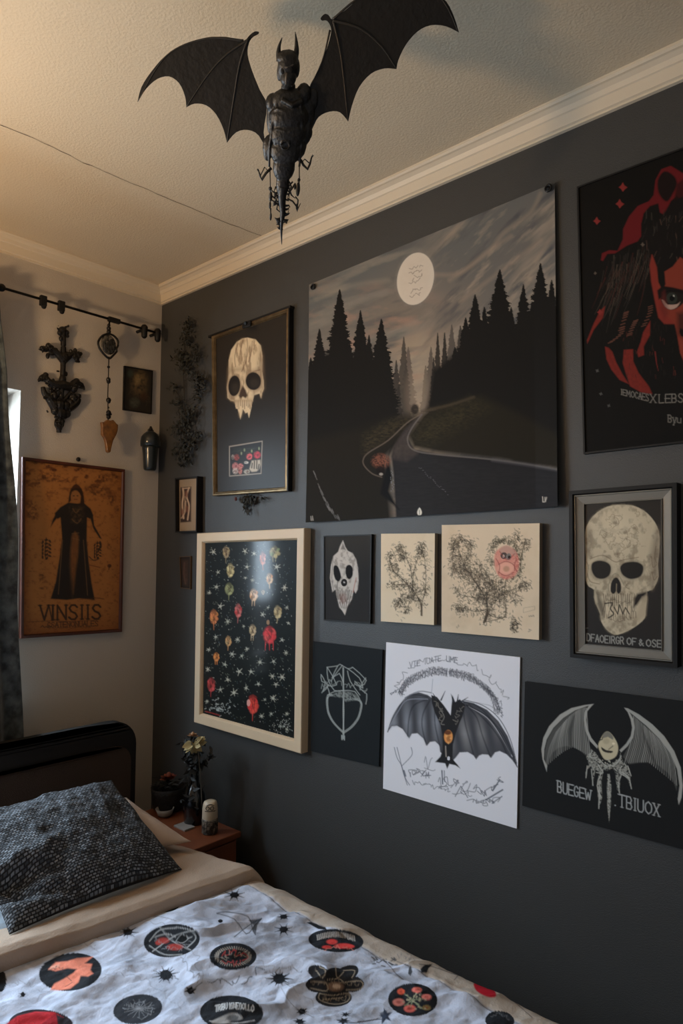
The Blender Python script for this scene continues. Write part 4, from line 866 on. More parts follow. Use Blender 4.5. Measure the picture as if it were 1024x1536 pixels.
# ---- poster with the red face
def paint_face(C):
    C.view(840, 220, 3.2); red = (96, 24, 26); og = (124, 52, 38)
    R = random.Random(9)
    C.whole(lambda u, v: (fbm(u/40, v/40, 7)*.4, C.alb((24, 20, 16))))
    for k in range(170):
        t = R.random(); x0, y0 = 440-210*t+R.uniform(-20, 20), 440+120*t+R.uniform(-30, 20); x1, y1 = x0-110+R.uniform(-40, 70), y0+330+R.uniform(-120, 80)
        c = R.choice([(52, 46, 40), (40, 34, 30), (72, 62, 52), (60, 30, 24), (34, 28, 24)])
        a = R.random()*.6; b = a+R.uniform(.15, .4)
        f = lambda s: (x0+(x1-x0)*s+22*math.sin(s*3), y0+(y1-y0)*s)
        C.line([f(a), f((a+b)/2), f(b)], R.uniform(.8, 2.0), c, .8, curve=3, w2=.6)
    C.poly([(195, 545), (200, 512), (235, 497), (275, 500), (300, 445), (302, 395), (330, 335), (372, 285), (425, 262), (448, 232), (457, 160), (485, 108), (530, 92), (589, 128), (650, 150), (700, 120), (720, 200), (650, 300), (600, 290), (560, 235), (530, 262), (500, 330), (478, 315), (470, 272), (430, 285), (400, 320), (388, 370), (388, 430), (370, 455), (320, 475), (262, 512), (225, 515), (205, 548)], red, soft=1)
    C.poly([(470, 215), (468, 160), (500, 118), (545, 140), (560, 180), (540, 225), (515, 262), (490, 250)], (26, 16, 14), curve=3, soft=1.5)
    C.poly([(545, 262), (560, 180), (589, 155), (620, 200), (589, 262)], (36, 16, 14), .8, soft=2)
    C.poly(cat([(480, 340), (560, 250), (700, 240), (760, 420), (650, 520), (589, 540), (560, 580), (500, 600), (430, 540), (395, 440)], 3, True), (22, 18, 16), soft=2)
    for k in range(110):
        x, y = R.uniform(400, 760), R.uniform(300, 560); C.line([(x, y), (x+R.uniform(-16, 6), y+R.uniform(14, 46))], R.uniform(.7, 1.6), R.choice([(58, 52, 46), (44, 38, 34), (80, 60, 50), (30, 24, 22)]), .8)
    C.poly([(500, 600), (540, 575), (575, 530), (620, 560), (720, 560), (760, 640), (745, 800), (735, 1000), (690, 1060), (600, 1050), (575, 990), (560, 900), (548, 850), (500, 850), (472, 820), (455, 740), (438, 650), (430, 570), (440, 520), (462, 580), (470, 650), (490, 690), (505, 660)], og, soft=1)
    C.poly([(455, 740), (438, 650), (430, 570), (440, 520), (462, 580), (466, 650), (480, 720), (500, 800), (548, 850), (500, 850), (472, 820)], (124, 44, 36), .8, soft=2)
    C.poly([(465, 690), (490, 668), (540, 675), (600, 690), (600, 715), (545, 705), (500, 712), (472, 735)], (24, 16, 14), soft=1.2)
    C.poly([(480, 725), (510, 700), (560, 700), (600, 715), (590, 750), (545, 782), (505, 772)], (30, 24, 20), curve=3, soft=1)
    C.poly([(487, 735), (500, 740), (515, 758), (560, 756), (575, 745), (560, 770), (530, 782), (502, 768)], (170, 140, 126), curve=2, soft=.8)
    C.ell(535, 728, 27, 28, (44, 46, 40)); C.ell(536, 728, 12, 13, (12, 12, 12)); C.ell(545, 716, 5, 5, (150, 150, 140)); C.line([(480, 720), (520, 692), (570, 695)], 1.6, (12, 10, 10), curve=3)
    C.ell(690, 728, 40, 26, (40, 36, 32)); C.ell(690, 728, 18, 18, (12, 12, 12)); C.poly([(640, 690), (740, 660), (745, 690), (650, 712)], (24, 16, 14), soft=1.2)
    C.poly([(560, 800), (600, 790), (640, 900), (600, 930), (565, 900)], (36, 22, 18), .8, soft=4); C.poly([(575, 870), (600, 885), (640, 880), (640, 910), (580, 910)], (20, 12, 12), curve=2)
    C.poly([(500, 690), (490, 700), (478, 780), (500, 830), (520, 800)], (96, 34, 30), .6, soft=3)
    for p in ([(215, 960), (222, 1020), (245, 1070), (285, 1120), (330, 1140), (300, 1095), (268, 1035), (250, 985), (232, 965)], [(305, 975), (350, 972), (350, 1030), (375, 1085), (425, 1150), (442, 1188), (390, 1180), (335, 1150), (318, 1100), (300, 1040)], [(398, 890), (432, 835), (430, 905), (400, 960), (402, 1000), (375, 1010), (368, 985), (385, 940)], [(190, 790), (215, 765), (205, 820), (160, 880), (130, 945), (128, 930), (160, 850)]):
        C.poly(p, (118, 40, 32), .95, soft=1, tex=lambda u, v: .75+.4*fbm(u/12, v/12, 5))
    for p in ([(330, 905), (350, 860), (365, 830)], [(290, 880), (310, 820), (318, 790)], [(400, 860), (430, 800), (432, 760)], [(240, 940), (290, 900), (300, 860)]):
        for s in range(8):
            a = cat(p, 8)[s*2]; C.line([(a[0]-10, a[1]+3), (a[0]+10, a[1]-4)], 1.6, (96, 62, 50), .8)
    for k in range(60):
        x, y = R.uniform(300, 560), R.uniform(840, 1100); C.line([(x, y), (x+R.uniform(-6, 6), y+R.uniform(10, 30))], .9, R.choice([(50, 30, 26), (40, 36, 30), (90, 40, 32)]), .6)
    C.line([(455, 985), (462, 1040), (470, 1075)], 2, (118, 44, 40), .8, w2=.6)
    for x, y, r in ((300, 195, 20), (285, 275, 20), (175, 357, 17), (168, 608, 8), (190, 795, 14), (395, 470, 10)):
        C.star(x, y, r, (128, 46, 42) if r > 12 else (92, 80, 70), 4, .6, x % 5, 1.1)
    for x, y in ((195, 1187), (233, 1243), (178, 1075)): C.star(x, y, 9, (86, 84, 80), 4, .5, x)
    C.text('IEMOCAES', (292, 1190), (424, 1222), 26, 1.1, (122, 116, 108), .9, h2=34); C.text('X', (432, 1228), (458, 1229), 40, 1.3, (122, 116, 108), .9); C.text('LEBSAN', (474, 1230), (650, 1224), 40, 1.4, (122, 116, 108), .9)
    C.text('Byut', (518, 1322), (600, 1328), 34, 1.3, (118, 112, 104), .9)
q = corners(DARK, [(865.5, 281), (1024, 222.5), (1024, 664.5), (875.5, 681.5)], .006); k = .47/np.linalg.norm(q[1]-q[0])
q = [q[0], q[0]+(q[1]-q[0])*k, q[3]+(q[2]-q[3])*k, q[3]]
r = thing('framed_poster', basept(DARK, q), 'dark poster of a red horned face with one staring eye, at the upper right', 'poster')
ring('frame', DARK, q, [(0, 0), (0, .010), (.004, .010), (.004, .003)], M_black, r)
painted('print', DARK, inset(q, .0035), .007, [(865, 281), (1115, 190), (1115, 655), (875, 682)], P_MATTE, r, (17, 15, 13), G['face'], paint_face)

# ---- wooden framed poster on the window wall
def paint_vins(C):
    C.view(0, 660, 3.2)
    C.whole(lambda u, v: (np.clip(fbm(u/70, v/90, 3)*1.5-.3, 0, 1), C.alb((136, 88, 44))))
    C.whole(lambda u, v: (np.clip((fbm(u/26, v/18, 9)-.52)*5, 0, 1)*np.clip((330-v)/160, 0, 1), C.alb((70, 36, 18))))
    C.whole(lambda u, v: (np.clip((fbm(u/12, v/9, 19)-.6)*6, 0, 1)*.5, C.alb((84, 46, 22))))
    C.whole(lambda u, v: (np.clip((v-820)/120, 0, 1)*.55, C.alb((92, 44, 20)))); C.whole(lambda u, v: (np.clip((150-u)/40, 0, 1)*.4, C.alb((96, 48, 22)))); C.whole(lambda u, v: (np.clip(np.maximum(np.maximum((170-u)/70, (u-510)/90), (170-v)/90), 0, 1)*.45*fbm(u/20, v/30, 77)*1.6, C.alb((70, 34, 16))))
    nz = lambda u, v: np.clip(fbm(u/9, v/9, 3)*2.6-.8, 0, 1)
    for x, y, rx, ry in ((150, 305, 28, 18), (155, 350, 30, 40), (535, 285, 20, 26), (240, 180, 50, 25), (470, 240, 60, 30), (200, 655, 14, 18), (210, 710, 20, 8), (525, 512, 12, 14), (560, 330, 12, 14), (500, 180, 40, 20)): C.ell(x, y, rx, ry, (56, 30, 16), .75, soft=.7, tex=nz)
    ink = (32, 26, 22)
    C.poly([(328, 300), (372, 305), (400, 300), (435, 330), (448, 362), (432, 378), (418, 372), (416, 480), (425, 580), (440, 690), (455, 768), (380, 760), (320, 768), (243, 762), (268, 680), (285, 570), (298, 470), (290, 372), (275, 380), (262, 352), (290, 322)], ink, soft=1)
    C.poly([(270, 350), (285, 360), (258, 395), (242, 420), (252, 385)], ink, soft=.8); C.poly([(430, 350), (446, 362), (452, 410), (478, 455), (488, 475), (478, 472), (448, 425), (436, 385)], ink, soft=.8)
    C.poly([(335, 250), (345, 232), (370, 222), (392, 235), (402, 270), (404, 310), (385, 305), (388, 270), (372, 248), (345, 252), (340, 290), (328, 298)], (40, 26, 18), curve=2, soft=.8)
    C.ell(362, 272, 22, 30, (128, 84, 46), soft=.25); C.ell(354, 268, 5, 3, ink, .8, soft=.5); C.ell(372, 268, 5, 3, ink, .8, soft=.5); C.line([(356, 285), (370, 285)], 1, (80, 40, 26)); C.poly([(338, 236), (352, 218), (365, 210), (380, 220), (392, 236), (365, 230)], (60, 34, 20), soft=.8)
    C.poly([(345, 460), (360, 440), (378, 462), (376, 540), (362, 640), (352, 740), (340, 640), (338, 540)], (120, 76, 38), .85, soft=2, tex=lambda u, v: .4+.6*fbm(u/6, v/14, 5))
    C.poly([(335, 320), (400, 320), (395, 400), (345, 400)], (74, 56, 38), .7, soft=4, tex=nz)
    for p in ([(350, 330), (365, 350), (380, 332)], [(345, 380), (370, 400), (390, 378)], [(345, 450), (378, 446)], [(348, 470), (380, 480)], [(350, 300), (345, 250)], [(300, 480), (280, 740)], [(400, 480), (420, 745)]): C.line(p, 1.2, (110, 80, 50), .55, curve=3)
    C.poly([(345, 470), (340, 600), (350, 700), (352, 762), (345, 762), (330, 600)], (70, 50, 34), .5, soft=2)
    for cx, cy, s in ((222, 530, 1), (468, 535, .8)):
        for k in range(16):
            t = k/15; C.ell(cx+math.sin(k*2.1)*20*s, cy-50*s+t*88*s, 9*s, 5*s, ink, .85, rot=k, soft=.3)
        C.line([(cx, cy-60*s), (cx-6, cy+20*s), (cx+4, cy+42*s)], 1.4, ink, .9, curve=3)
    C.line([(480, 490), (484, 510), (472, 530)], 3, ink, .9); C.line([(428, 560), (450, 578), (475, 570)], 1.6, ink, .8, curve=3); C.line([(430, 600), (480, 612)], 1.6, (90, 50, 26), .8); C.ell(525, 604, 10, 9, (50, 26, 16), .85, soft=.4); C.line([(525, 606), (522, 622)], 1.2, (50, 26, 16))
    C.text('VINSIIS', (192, 864), (484, 858), 70, 3.0, (42, 28, 20), .95, h2=66); C.line([(236, 800), (250, 866), (252, 800)], 2.0, (42, 28, 20), .9)
    C.line([(152, 872), (250, 868), (350, 872), (482, 862)], .8, (56, 36, 24), .7)
    C.text('CSATENONUALES', (228, 900), (470, 892), 24, 1.3, (60, 38, 24), .9); C.scrawl([(195, 894), (225, 898), (250, 890)], 6, 1.1, (56, 36, 24), 10, 6); C.scrawl([(230, 906), (330, 902), (440, 900)], 4, .7, (56, 36, 24), 30, 7, .7)
    C.line([(420, 762), (460, 756), (500, 764)], 1, (70, 40, 22), .7); C.scrawl([(380, 768), (440, 760), (500, 764)], 5, .8, (64, 38, 22), 20, 8, .7)
V4 = [(34, 685), (188, 704), (183.5, 948), (31, 958)]
r, q = framed('framed_poster', 'rusty brown poster of a robed crowned figure in a dark wooden frame beside the curtain', 'poster', LEFT, V4, .018,
    [(0, 0), (0, .016), (.002, .018), (.009, .018), (.012, .013), (.012, .004)], M_redwood, .0115, .010, P_GLOSS, (140, 90, 46), G['vins'], paint_vins)
# ---- small dark picture above the urn
def paint_dark_small(C):
    C.view(0, 410, 3.2)
    C.ell(668, 525, 34, 55, (84, 68, 44), .8, soft=1, tex=lambda u, v: np.clip(fbm(u/10, v/10, 3)*2-.4, 0, 1)); C.ell(660, 510, 15, 26, (108, 90, 60), .7, soft=.8, tex=lambda u, v: fbm(u/5, v/5, 4))
    C.ell(645, 620, 22, 22, (60, 62, 52), .7, soft=.8, tex=lambda u, v: fbm(u/7, v/7, 5)*1.4); C.ell(690, 590, 20, 22, (48, 32, 22), .7, soft=.8); C.ell(625, 480, 14, 18, (38, 44, 38), .7, soft=.8)
    C.scrawl([(620, 580), (660, 560), (710, 600), (700, 640)], 12, .7, (56, 46, 34), 24, 9, .6)
framed('framed_picture', 'small dark still life in a thin black frame above the wall urn', 'picture', LEFT, [(187, 548.5), (229.5, 556), (227.5, 621), (185.3, 614.7)], .010,
    [(0, 0), (0, .010), (.004, .010), (.004, .003)], M_black, .0035, .007, P_GLOSS, (30, 26, 22), G['dsmall'], paint_dark_small)
# ================================================================ hanging bat figure
_A, _B = D(440, -20, 1.22), D(422, 365, 1.50)
_h = np.array([math.cos(YAW), math.sin(YAW), 0]); _v = (_A-_B)/np.linalg.norm(_A-_B)
_n = np.cross(_h, _v); _n /= np.linalg.norm(_n)
if np.dot(_n, CAM-_A) < 0: _n = -_n
def Bp(px, py, h=0.0):
    d = ray(px, py); t = np.dot(_A-CAM, _n)/np.dot(d, _n); return CAM+d*t+_n*h
def Bz(zx, zy, h=0.0): return Bp(190+zx/2.008, zy/2.008, h)      # from the enlarged view of the figure
def PX(p, q): return np.linalg.norm(Bz(*p)-Bz(*q))
M_bat = mat('bat_black', (27, 25, 22), .45, bump=(160, .4, 4), var=(40, (18, 16, 15), .2)); M_wing = mat('wing_membrane', (22, 20, 18), .65, bump=(90, .3, 3)); M_bone = mat('wing_bone', (52, 49, 45), .5)
base = Bz(470, 730); bt = thing('bat_figure', base, 'black horned bat-winged skeletal figure hung flat below the ceiling', 'figure')
u1 = PX((480, 300), (481, 300))                                    # metres per view unit
wl = [(412, 400), (422, 318), (400, 270), (378, 215), (364, 165), (368, 130), (380, 112), (396, 103), (397, 96), (385, 95), (370, 106), (358, 120), (345, 123), (300, 111), (240, 114), (180, 130), (120, 165), (75, 215), (45, 262), (33, 307), (58, 268), (92, 238), (128, 230), (158, 250), (176, 290), (180, 323), (205, 312), (240, 317), (270, 345), (292, 390), (302, 430), (330, 398), (365, 391), (398, 408), (425, 460)]
wr = [(540, 420), (560, 385), (578, 352), (610, 336), (642, 338), (667, 366), (678, 318), (700, 262), (735, 222), (775, 206), (812, 208), (818, 180), (840, 135), (875, 95), (915, 76), (960, 79), (1000, 98), (985, 50), (962, 5), (925, -22), (870, -40), (800, -44), (740, -28), (700, -6), (665, 25), (640, 44), (618, 58), (608, 46), (596, 42), (584, 54), (588, 62), (602, 62), (613, 78), (615, 100), (600, 155), (575, 215), (550, 262), (535, 330)]
sharp = {(33, 307), (180, 323), (302, 430), (667, 366), (812, 208), (1000, 98)}
def densify(pts):
    out = []; n = len(pts)
    for i in range(n):
        a, b = np.array(pts[i], float), np.array(pts[(i+1) % n], float)
        pa, pb = np.array(pts[i-1], float), np.array(pts[(i+2) % n], float)
        if pts[i] in sharp: pa = a
        if pts[(i+1) % n] in sharp: pb = b
        for k in range(3):
            t = k/3; out.append(.5*((2*a)+(-pa+b)*t+(2*pa-5*a+4*b-pb)*t*t+(-pa+3*a-3*b+pb)*t**3))
    return out
for w, fingers in ((wl, [[(368, 118), (300, 165), (245, 225), (180, 322)], [(364, 120), (340, 195), (322, 300), (302, 428)], [(352, 122), (240, 116), (120, 168), (34, 305)]]),
                   (wr, [[(620, 62), (700, 85), (765, 138), (811, 206)], [(622, 64), (642, 150), (655, 250), (666, 364)], [(620, 58), (740, -26), (925, -20), (998, 96)], [(612, 90), (590, 180), (552, 262)]])):
    bm = bmesh.new(); solid(bm, [Bz(p[0], p[1], -.001) for p in densify(w)], _n*.003)
    wo = from_bm('wing', bm, M_wing, bt)
    bm = bmesh.new()
    for i, f in enumerate(fingers):
        c = cat(f, 8); tube(bm, [Bz(p[0], p[1], .0022) for p in c], [(.0022 if i < 2 else .0017)*(1-.75*k/len(c))+.0004 for k in range(len(c))], 6)
    from_bm('wing_bone', bm, M_bone, wo, smooth=True)
# head
bm = bmesh.new()
def eb(zx, zy, h, rx, ry, rz): # ellipsoid blob in figure axes, radii in view units
    rot = Matrix(((_h[0], _v[0], _n[0]), (_h[1], _v[1], _n[1]), (_h[2], _v[2], _n[2]))); sph(bm, Bz(zx, zy, h), (rx*u1, ry*u1, rz*u1), 14, rot)
eb(487, 195, .012, 31, 40, 26); eb(488, 232, .016, 24, 26, 22); eb(484, 172, .010, 33, 20, 26); eb(486, 250, .014, 15, 16, 16); eb(462, 215, .010, 9, 24, 14); eb(514, 205, .010, 8, 24, 14)
eb(487, 262, .006, 22, 20, 15)
o = remesh(from_bm('head', bm, M_bat, bt), .0016); hd = o
bm = bmesh.new()
eb(496, 206, .0255, 8, 10, 4); eb(473, 209, .0250, 7, 9, 4)
from_bm('eye_socket', bm, mat('socket_black', (8, 8, 8), .8), hd, smooth=True)
bm = bmesh.new()
tube(bm, [Bz(485, 214, .0275), Bz(483, 232, .029), Bz(482, 248, .0265)], [.002, .0028, .002], 8); tube(bm, [Bz(464, 194, .023), Bz(482, 199, .0275), Bz(500, 192, .026), Bz(512, 186, .021)], [.001, .002, .002, .001], 8)
for k in range(7): tube(bm, [Bz(472+k*4.5, 248, .0225), Bz(472+k*4.5, 256, .0225)], .0009, 6)
from_bm('face_ridge', bm, mat('worn_grey_bone', (96, 88, 78), .55), hd, smooth=True)
for pts in ([(461, 182), (458, 160), (461, 135), (469, 112)], [(508, 172), (512, 150), (511, 122), (508, 95)]):
    bm = bmesh.new(); c = cat(pts, 5); n_ = len(c); tube(bm, [Bz(p[0], p[1], .008) for p in c], [max(.0005, 10*u1*(1-k/(n_-1))**.8) for k in range(n_)], 10); from_bm('horn', bm, M_bat, bt, smooth=True)
# torso
bm = bmesh.new()
for a in [(440, 308, .004, 22, 26, 18), (532, 285, .004, 24, 32, 18), (487, 300, .008, 52, 34, 24), (488, 350, .010, 60, 46, 28), (486, 400, .009, 58, 48, 28), (480, 450, .008, 50, 48, 24), (474, 500, .006, 36, 46, 20), (470, 550, .004, 22, 46, 15), (430, 440, .003, 22, 34, 14), (535, 395, .003, 24, 42, 14), (520, 440, .004, 22, 36, 14), (425, 460, .002, 14, 24, 10), (548, 400, .002, 12, 20, 10), (487, 275, .006, 24, 16, 16), (560, 300, .001, 18, 32, 8), (446, 350, .002, 26, 62, 14), (538, 340, .002, 30, 62, 14), (505, 430, .002, 40, 56, 14)]: eb(*a)
for k in range(5):
    for s in (-1, 1): tube(bm, [Bz(487+s*6, 330+k*20, .0262), Bz(487+s*30, 322+k*20, .0235), Bz(487+s*50, 334+k*20, .014)], .0018, 6)
tube(bm, [Bz(470, 295, .022), Bz(500, 312, .028), Bz(530, 300, .018)], .005, 8); tube(bm, [Bz(455, 300, .018), Bz(440, 370, .018), Bz(432, 440, .014), Bz(430, 500, .008)], .0026, 8); tube(bm, [Bz(525, 300, .02), Bz(530, 370, .02), Bz(528, 430, .014), Bz(520, 500, .008)], .0026, 8)
for c in ((480, 430, 13),):
    for k in range(10): a0, a1 = 2*PI*k/10, 2*PI*(k+1)/10; tube(bm, [Bz(c[0]+c[2]*math.cos(a0), c[1]+c[2]*math.sin(a0), .027), Bz(c[0]+c[2]*math.cos(a1), c[1]+c[2]*math.sin(a1), .027)], .0016, 6, False)
remesh(from_bm('torso', bm, M_bat, bt), .0017)
# hooked legs
for pts in ([(436, 505), (420, 520), (407, 540), (402, 528), (398, 514)], [(524, 480), (532, 496), (545, 508), (552, 492), (557, 472)]):
    bm = bmesh.new(); tube(bm, [Bz(p[0], p[1], .004) for p in pts], [.0028, .0026, .003, .0022, .0014], 8)
    s = 1 if pts[0][0] > 480 else -1; tube(bm, [Bz(pts[1][0]-s*4, pts[1][1]-8, .004), Bz(pts[1][0]+s*4, pts[1][1]-18, .004), Bz(pts[3][0]-s*2, pts[3][1]-2, .004)], .0012, 6)
    tube(bm, [Bz(pts[4][0], pts[4][1], .004), Bz(pts[4][0]+s*4, pts[4][1]-6, .004)], .0018, 6); from_bm('leg', bm, M_bat, bt, smooth=True)
# tail spine, ragged
bm = bmesh.new(); R = random.Random(2)
sp = [(470, 560), (468, 600), (470, 640), (466, 680), (467, 735)]; c = cat(sp, 8); rr = np.interp(np.linspace(0, 1, len(c)), [0, .3, .6, .75, 1], [17, 12, 8, 5, .8])*u1
tube(bm, [Bz(p[0], p[1], .004) for p in c], list(rr), 10)
for k in range(22):
    y = 565+k*6; s = R.choice((-1, 1)); w = R.uniform(8, 20)*(1-(y-560)/220); tube(bm, [Bz(470, y, .004), Bz(470+s*(w+6), y+R.uniform(-8, 10), .004), Bz(470+s*(w+10), y+R.uniform(-16, 4), .006)], [.003, .0018, .0004], 6)
for s in (-1, 1): tube(bm, [Bz(467, 664, .004), Bz(467+s*14, 662, .004), Bz(467+s*21, 657+s*3, .004)], [.004, .003, .0006], 6); tube(bm, [Bz(467, 664, .004), Bz(467+s*16, 669, .004)], [.003, .001], 6)
from_bm('tail', bm, M_bat, bt, smooth=True)
# dangling charms
def charm(pts, blobs, lat):
    global bm
    bm = bmesh.new(); tube(bm, [Bz(p[0], p[1], .006) for p in pts], .0011, 6)
    for b in blobs: eb(b[0], b[1], .006, b[2], b[3], min(b[2], b[3])*.7)
    for l in lat: tube(bm, [Bz(p[0], p[1], .006) for p in l], [.0018]*(len(l)-1)+[.0006], 6)
    from_bm('charm', bm, M_bat, bt, smooth=True)
charm([(432, 500), (433, 560), (433, 575)], [(433, 566, 6, 6), (434, 590, 6, 16), (432, 616, 4, 12), (434, 650, 4, 13), (448, 585, 5, 9), (446, 610, 5, 8)],
      [[(434, 585), (452, 600), (440, 620)], [(432, 570), (450, 580), (462, 570)], [(436, 600), (455, 612), (452, 628), (466, 640)], [(434, 625), (434, 662)], [(444, 575), (455, 590), (447, 605), (460, 620)], [(450, 560), (444, 575)], [(462, 585), (450, 596)]])
charm([(520, 490), (520, 540), (519, 560)], [(519, 540, 5, 6), (516, 568, 7, 22), (507, 560, 4, 10), (512, 620, 3, 10)],
      [[(516, 545), (522, 530)], [(508, 550), (492, 575), (484, 595)], [(500, 545), (488, 560), (496, 585), (508, 596)], [(484, 596), (500, 604), (512, 620), (514, 636)], [(513, 632), (524, 610)], [(490, 545), (496, 560), (488, 575)], [(508, 590), (516, 600), (514, 634)], [(484, 570), (500, 590)]])
for p_ in ((735, -26), (880, -38)):
    tp = Bz(p_[0], p_[1], 0); bm = bmesh.new(); tube(bm, [tp, (tp[0], tp[1], ZC)], .0010, 6); lathe(bm, (tp[0], tp[1], ZC-.006), [(.004, 0), (.006, .006)], 10); from_bm('hanging_wire', bm, M_black, bt)

# ================================================================ ornaments on the window wall
M_iron = mat('glossy_black_iron', (30, 27, 25), .3, .35, bump=(220, .4, 3)); SL = .00255
def Lz(ox, oy, s):
    return lambda zx, zy, h=.01: L(ox+zx/s, oy+zy/s, h)
LB = np.array(((0, 0, 1), (1, 0, 0), (0, 1, 0)), float)
def lblob(bm, p, ry, rz, rx): sph(bm, p, (rx, ry, rz), 10)
c3 = Lz(40, 480, 8.533); s3 = SL/8.533
cross = thing('wall_cross', c3(415, 1445, 0), 'ornate black iron cross with curled leaf arms above the robed-figure poster', 'cross')
bm = bmesh.new()
def st(pts, r0, r1, h=.012, dens=True):
    c = cat(pts, 6); n_ = len(c); tube(bm, [c3(p[0], p[1], h) for p in c], [(r0+(r1-r0)*k/(n_-1))*s3 for k in range(n_)], 8)
def lb(x, y, rx, ry, h=.014): lblob(bm, c3(x, y, h), rx*s3, ry*s3, min(rx, ry)*s3*.9)
st([(462, 110), (468, 260), (470, 400), (465, 620), (455, 780), (440, 1000), (415, 1300), (412, 1440)], 34, 30)
for a in ((462, 130, 50, 46), (425, 165, 34, 34), (510, 160, 34, 34), (520, 205, 26, 22), (470, 195, 34, 26), (440, 240, 28, 34), (478, 270, 24, 36), (464, 110, 26, 28)): lb(*a)
st([(470, 520), (400, 440), (330, 385), (240, 370), (185, 365)], 48, 30); st([(470, 520), (530, 470), (600, 430), (690, 440)], 48, 28)
for a in ((200, 365, 34, 34), (240, 385, 34, 26), (280, 330, 36, 36), (320, 345, 30, 24), (370, 372, 30, 18), (268, 460, 24, 36), (320, 430, 40, 24), (300, 380, 46, 34), (565, 395, 20, 22), (620, 390, 24, 32), (650, 440, 56, 34), (640, 490, 34, 42), (600, 450, 46, 34), (480, 470, 60, 50), (520, 430, 28, 24), (690, 430, 26, 22), (660, 530, 26, 18)): lb(*a)
st([(460, 830), (360, 830), (280, 790), (235, 730), (190, 730), (150, 780)], 62, 16); st([(460, 830), (560, 850), (620, 800), (670, 810), (720, 850), (738, 900)], 62, 10)
for a in ((245, 700, 34, 30), (200, 735, 40, 26), (280, 780, 44, 34), (340, 810, 50, 40), (640, 780, 40, 36), (690, 820, 42, 26), (600, 870, 54, 60), (400, 830, 50, 36), (520, 830, 50, 40), (340, 770, 18, 22), (400, 655, 22, 12), (505, 690, 20, 30), (330, 850, 60, 24), (460, 760, 44, 60)): lb(*a)
st([(205, 855), (230, 940), (300, 1030), (360, 1120)], 24, 60); st([(650, 950), (640, 1040), (590, 1090), (520, 1140)], 46, 56); st([(300, 870), (360, 960), (440, 1040)], 22, 26); st([(560, 930), (500, 1000), (450, 1040)], 24, 24); st([(400, 880), (350, 930)], 18, 16)
for a in ((250, 960, 50, 34), (300, 1010, 54, 40), (360, 970, 36, 50), (345, 1080, 54, 60), (420, 1090, 70, 70), (600, 1010, 52, 62), (560, 1060, 50, 50), (500, 1100, 60, 60), (360, 1160, 50, 56), (440, 1190, 80, 60), (520, 1200, 44, 50), (400, 1250, 50, 26), (480, 1240, 40, 26), (380, 1320, 26, 60), (450, 1320, 30, 60), (415, 1370, 40, 56), (475, 1300, 16, 20)): lb(*a)
Rc = random.Random(15)
for x, y, sx, sy, nn in ((462, 140, 50, 40, 12), (240, 375, 60, 30, 14), (640, 450, 55, 40, 16), (240, 760, 70, 40, 14), (650, 830, 60, 40, 14), (350, 900, 80, 60, 10), (260, 1000, 40, 60, 8), (610, 1020, 40, 60, 8), (440, 1150, 90, 60, 14), (415, 1330, 36, 60, 10)):
    for k in range(nn):
        px_, py_ = Rc.gauss(x, sx*.55), Rc.gauss(y, sy*.55); t = Rc.uniform(0, 2*PI); q = Rc.uniform(26, 46)
        tube(bm, [c3(px_, py_, .014), c3(px_+q*.5*math.cos(t), py_+q*.5*math.sin(t), .021), c3(px_+q*math.cos(t), py_+q*math.sin(t), .018)], [13*s3, 11*s3, 3*s3], 6)
remesh(from_bm('cross_body', bm, M_iron, cross), .0016)
bm = bmesh.new(); R = random.Random(6)
for k in range(70):
    x, y = R.choice([(440, 1120), (300, 1000), (600, 1000), (260, 380), (640, 460), (460, 150), (300, 790), (640, 830), (400, 1320), (440, 1180)]); x += R.gauss(0, 38); y += R.gauss(0, 34)
    sph(bm, c3(x, y, R.uniform(.020, .028)), R.uniform(.0012, .0024), 6)
from_bm('glint_dots', bm, mat('glint_silver', (96, 94, 92), .3, .8), cross, smooth=True)['kind'] = 'stuff'  # scattered pale dots stand in for glints on the glossy iron

# rod with clips
def R3(px, py, h=.05): return L(px, py, h)
rod = thing('curtain_rod', R3(120, 464, .05), 'thin black curtain rod with small clips high on the cream wall', 'curtain rod')
a, b = R3(0, 428), R3(240, 503); b[2] = a[2] = (a[2]+b[2])/2; d = (b-a)/np.linalg.norm(b-a)
zr = a[2]
def onrod(px): # point on rod below a photo column
    best = min(np.linspace(-1, 1.2, 900), key=lambda t: abs(project(a+(b-a)*t)[0]-px)); return a+(b-a)*best
bm = bmesh.new(); tube(bm, [(.05, -2.1, zr), tuple(onrod(241))], .0045, 10); from_bm('rod', bm, M_black, rod, smooth=True)
for px in (216, 236):
    p = onrod(px); bm = bmesh.new(); yy = p[1]
    lathe(bm, (p[0]+.002, yy, zr-.036), [(.006, 0), (.011, .006), (.0125, .03), (.013, .045), (.008, .052)], 12)
    tube(bm, [(0.0005, yy, zr), (p[0], yy, zr)], .006, 8); from_bm('bracket', bm, M_black, rod, smooth=True)
for px in (65, 92):
    p = onrod(px); bm = bmesh.new(); x, y = p[0], p[1]
    bx(bm, (x-.008, y-.012, zr-.022), (x+.008, y+.011, zr+.014), .003); sph(bm, (x, y+.002, zr-.02), (.008, .010, .012), 8); from_bm('clip', bm, M_black, rod)
p = onrod(170); bm = bmesh.new(); bx(bm, (p[0]-.008, p[1]-.022, zr-.009), (p[0]+.008, p[1]+.026, zr+.009), .003); from_bm('clip', bm, M_black, rod)
p = onrod(2); bm = bmesh.new(); sph(bm, p, .013, 10); from_bm('clip', bm, M_black, rod)

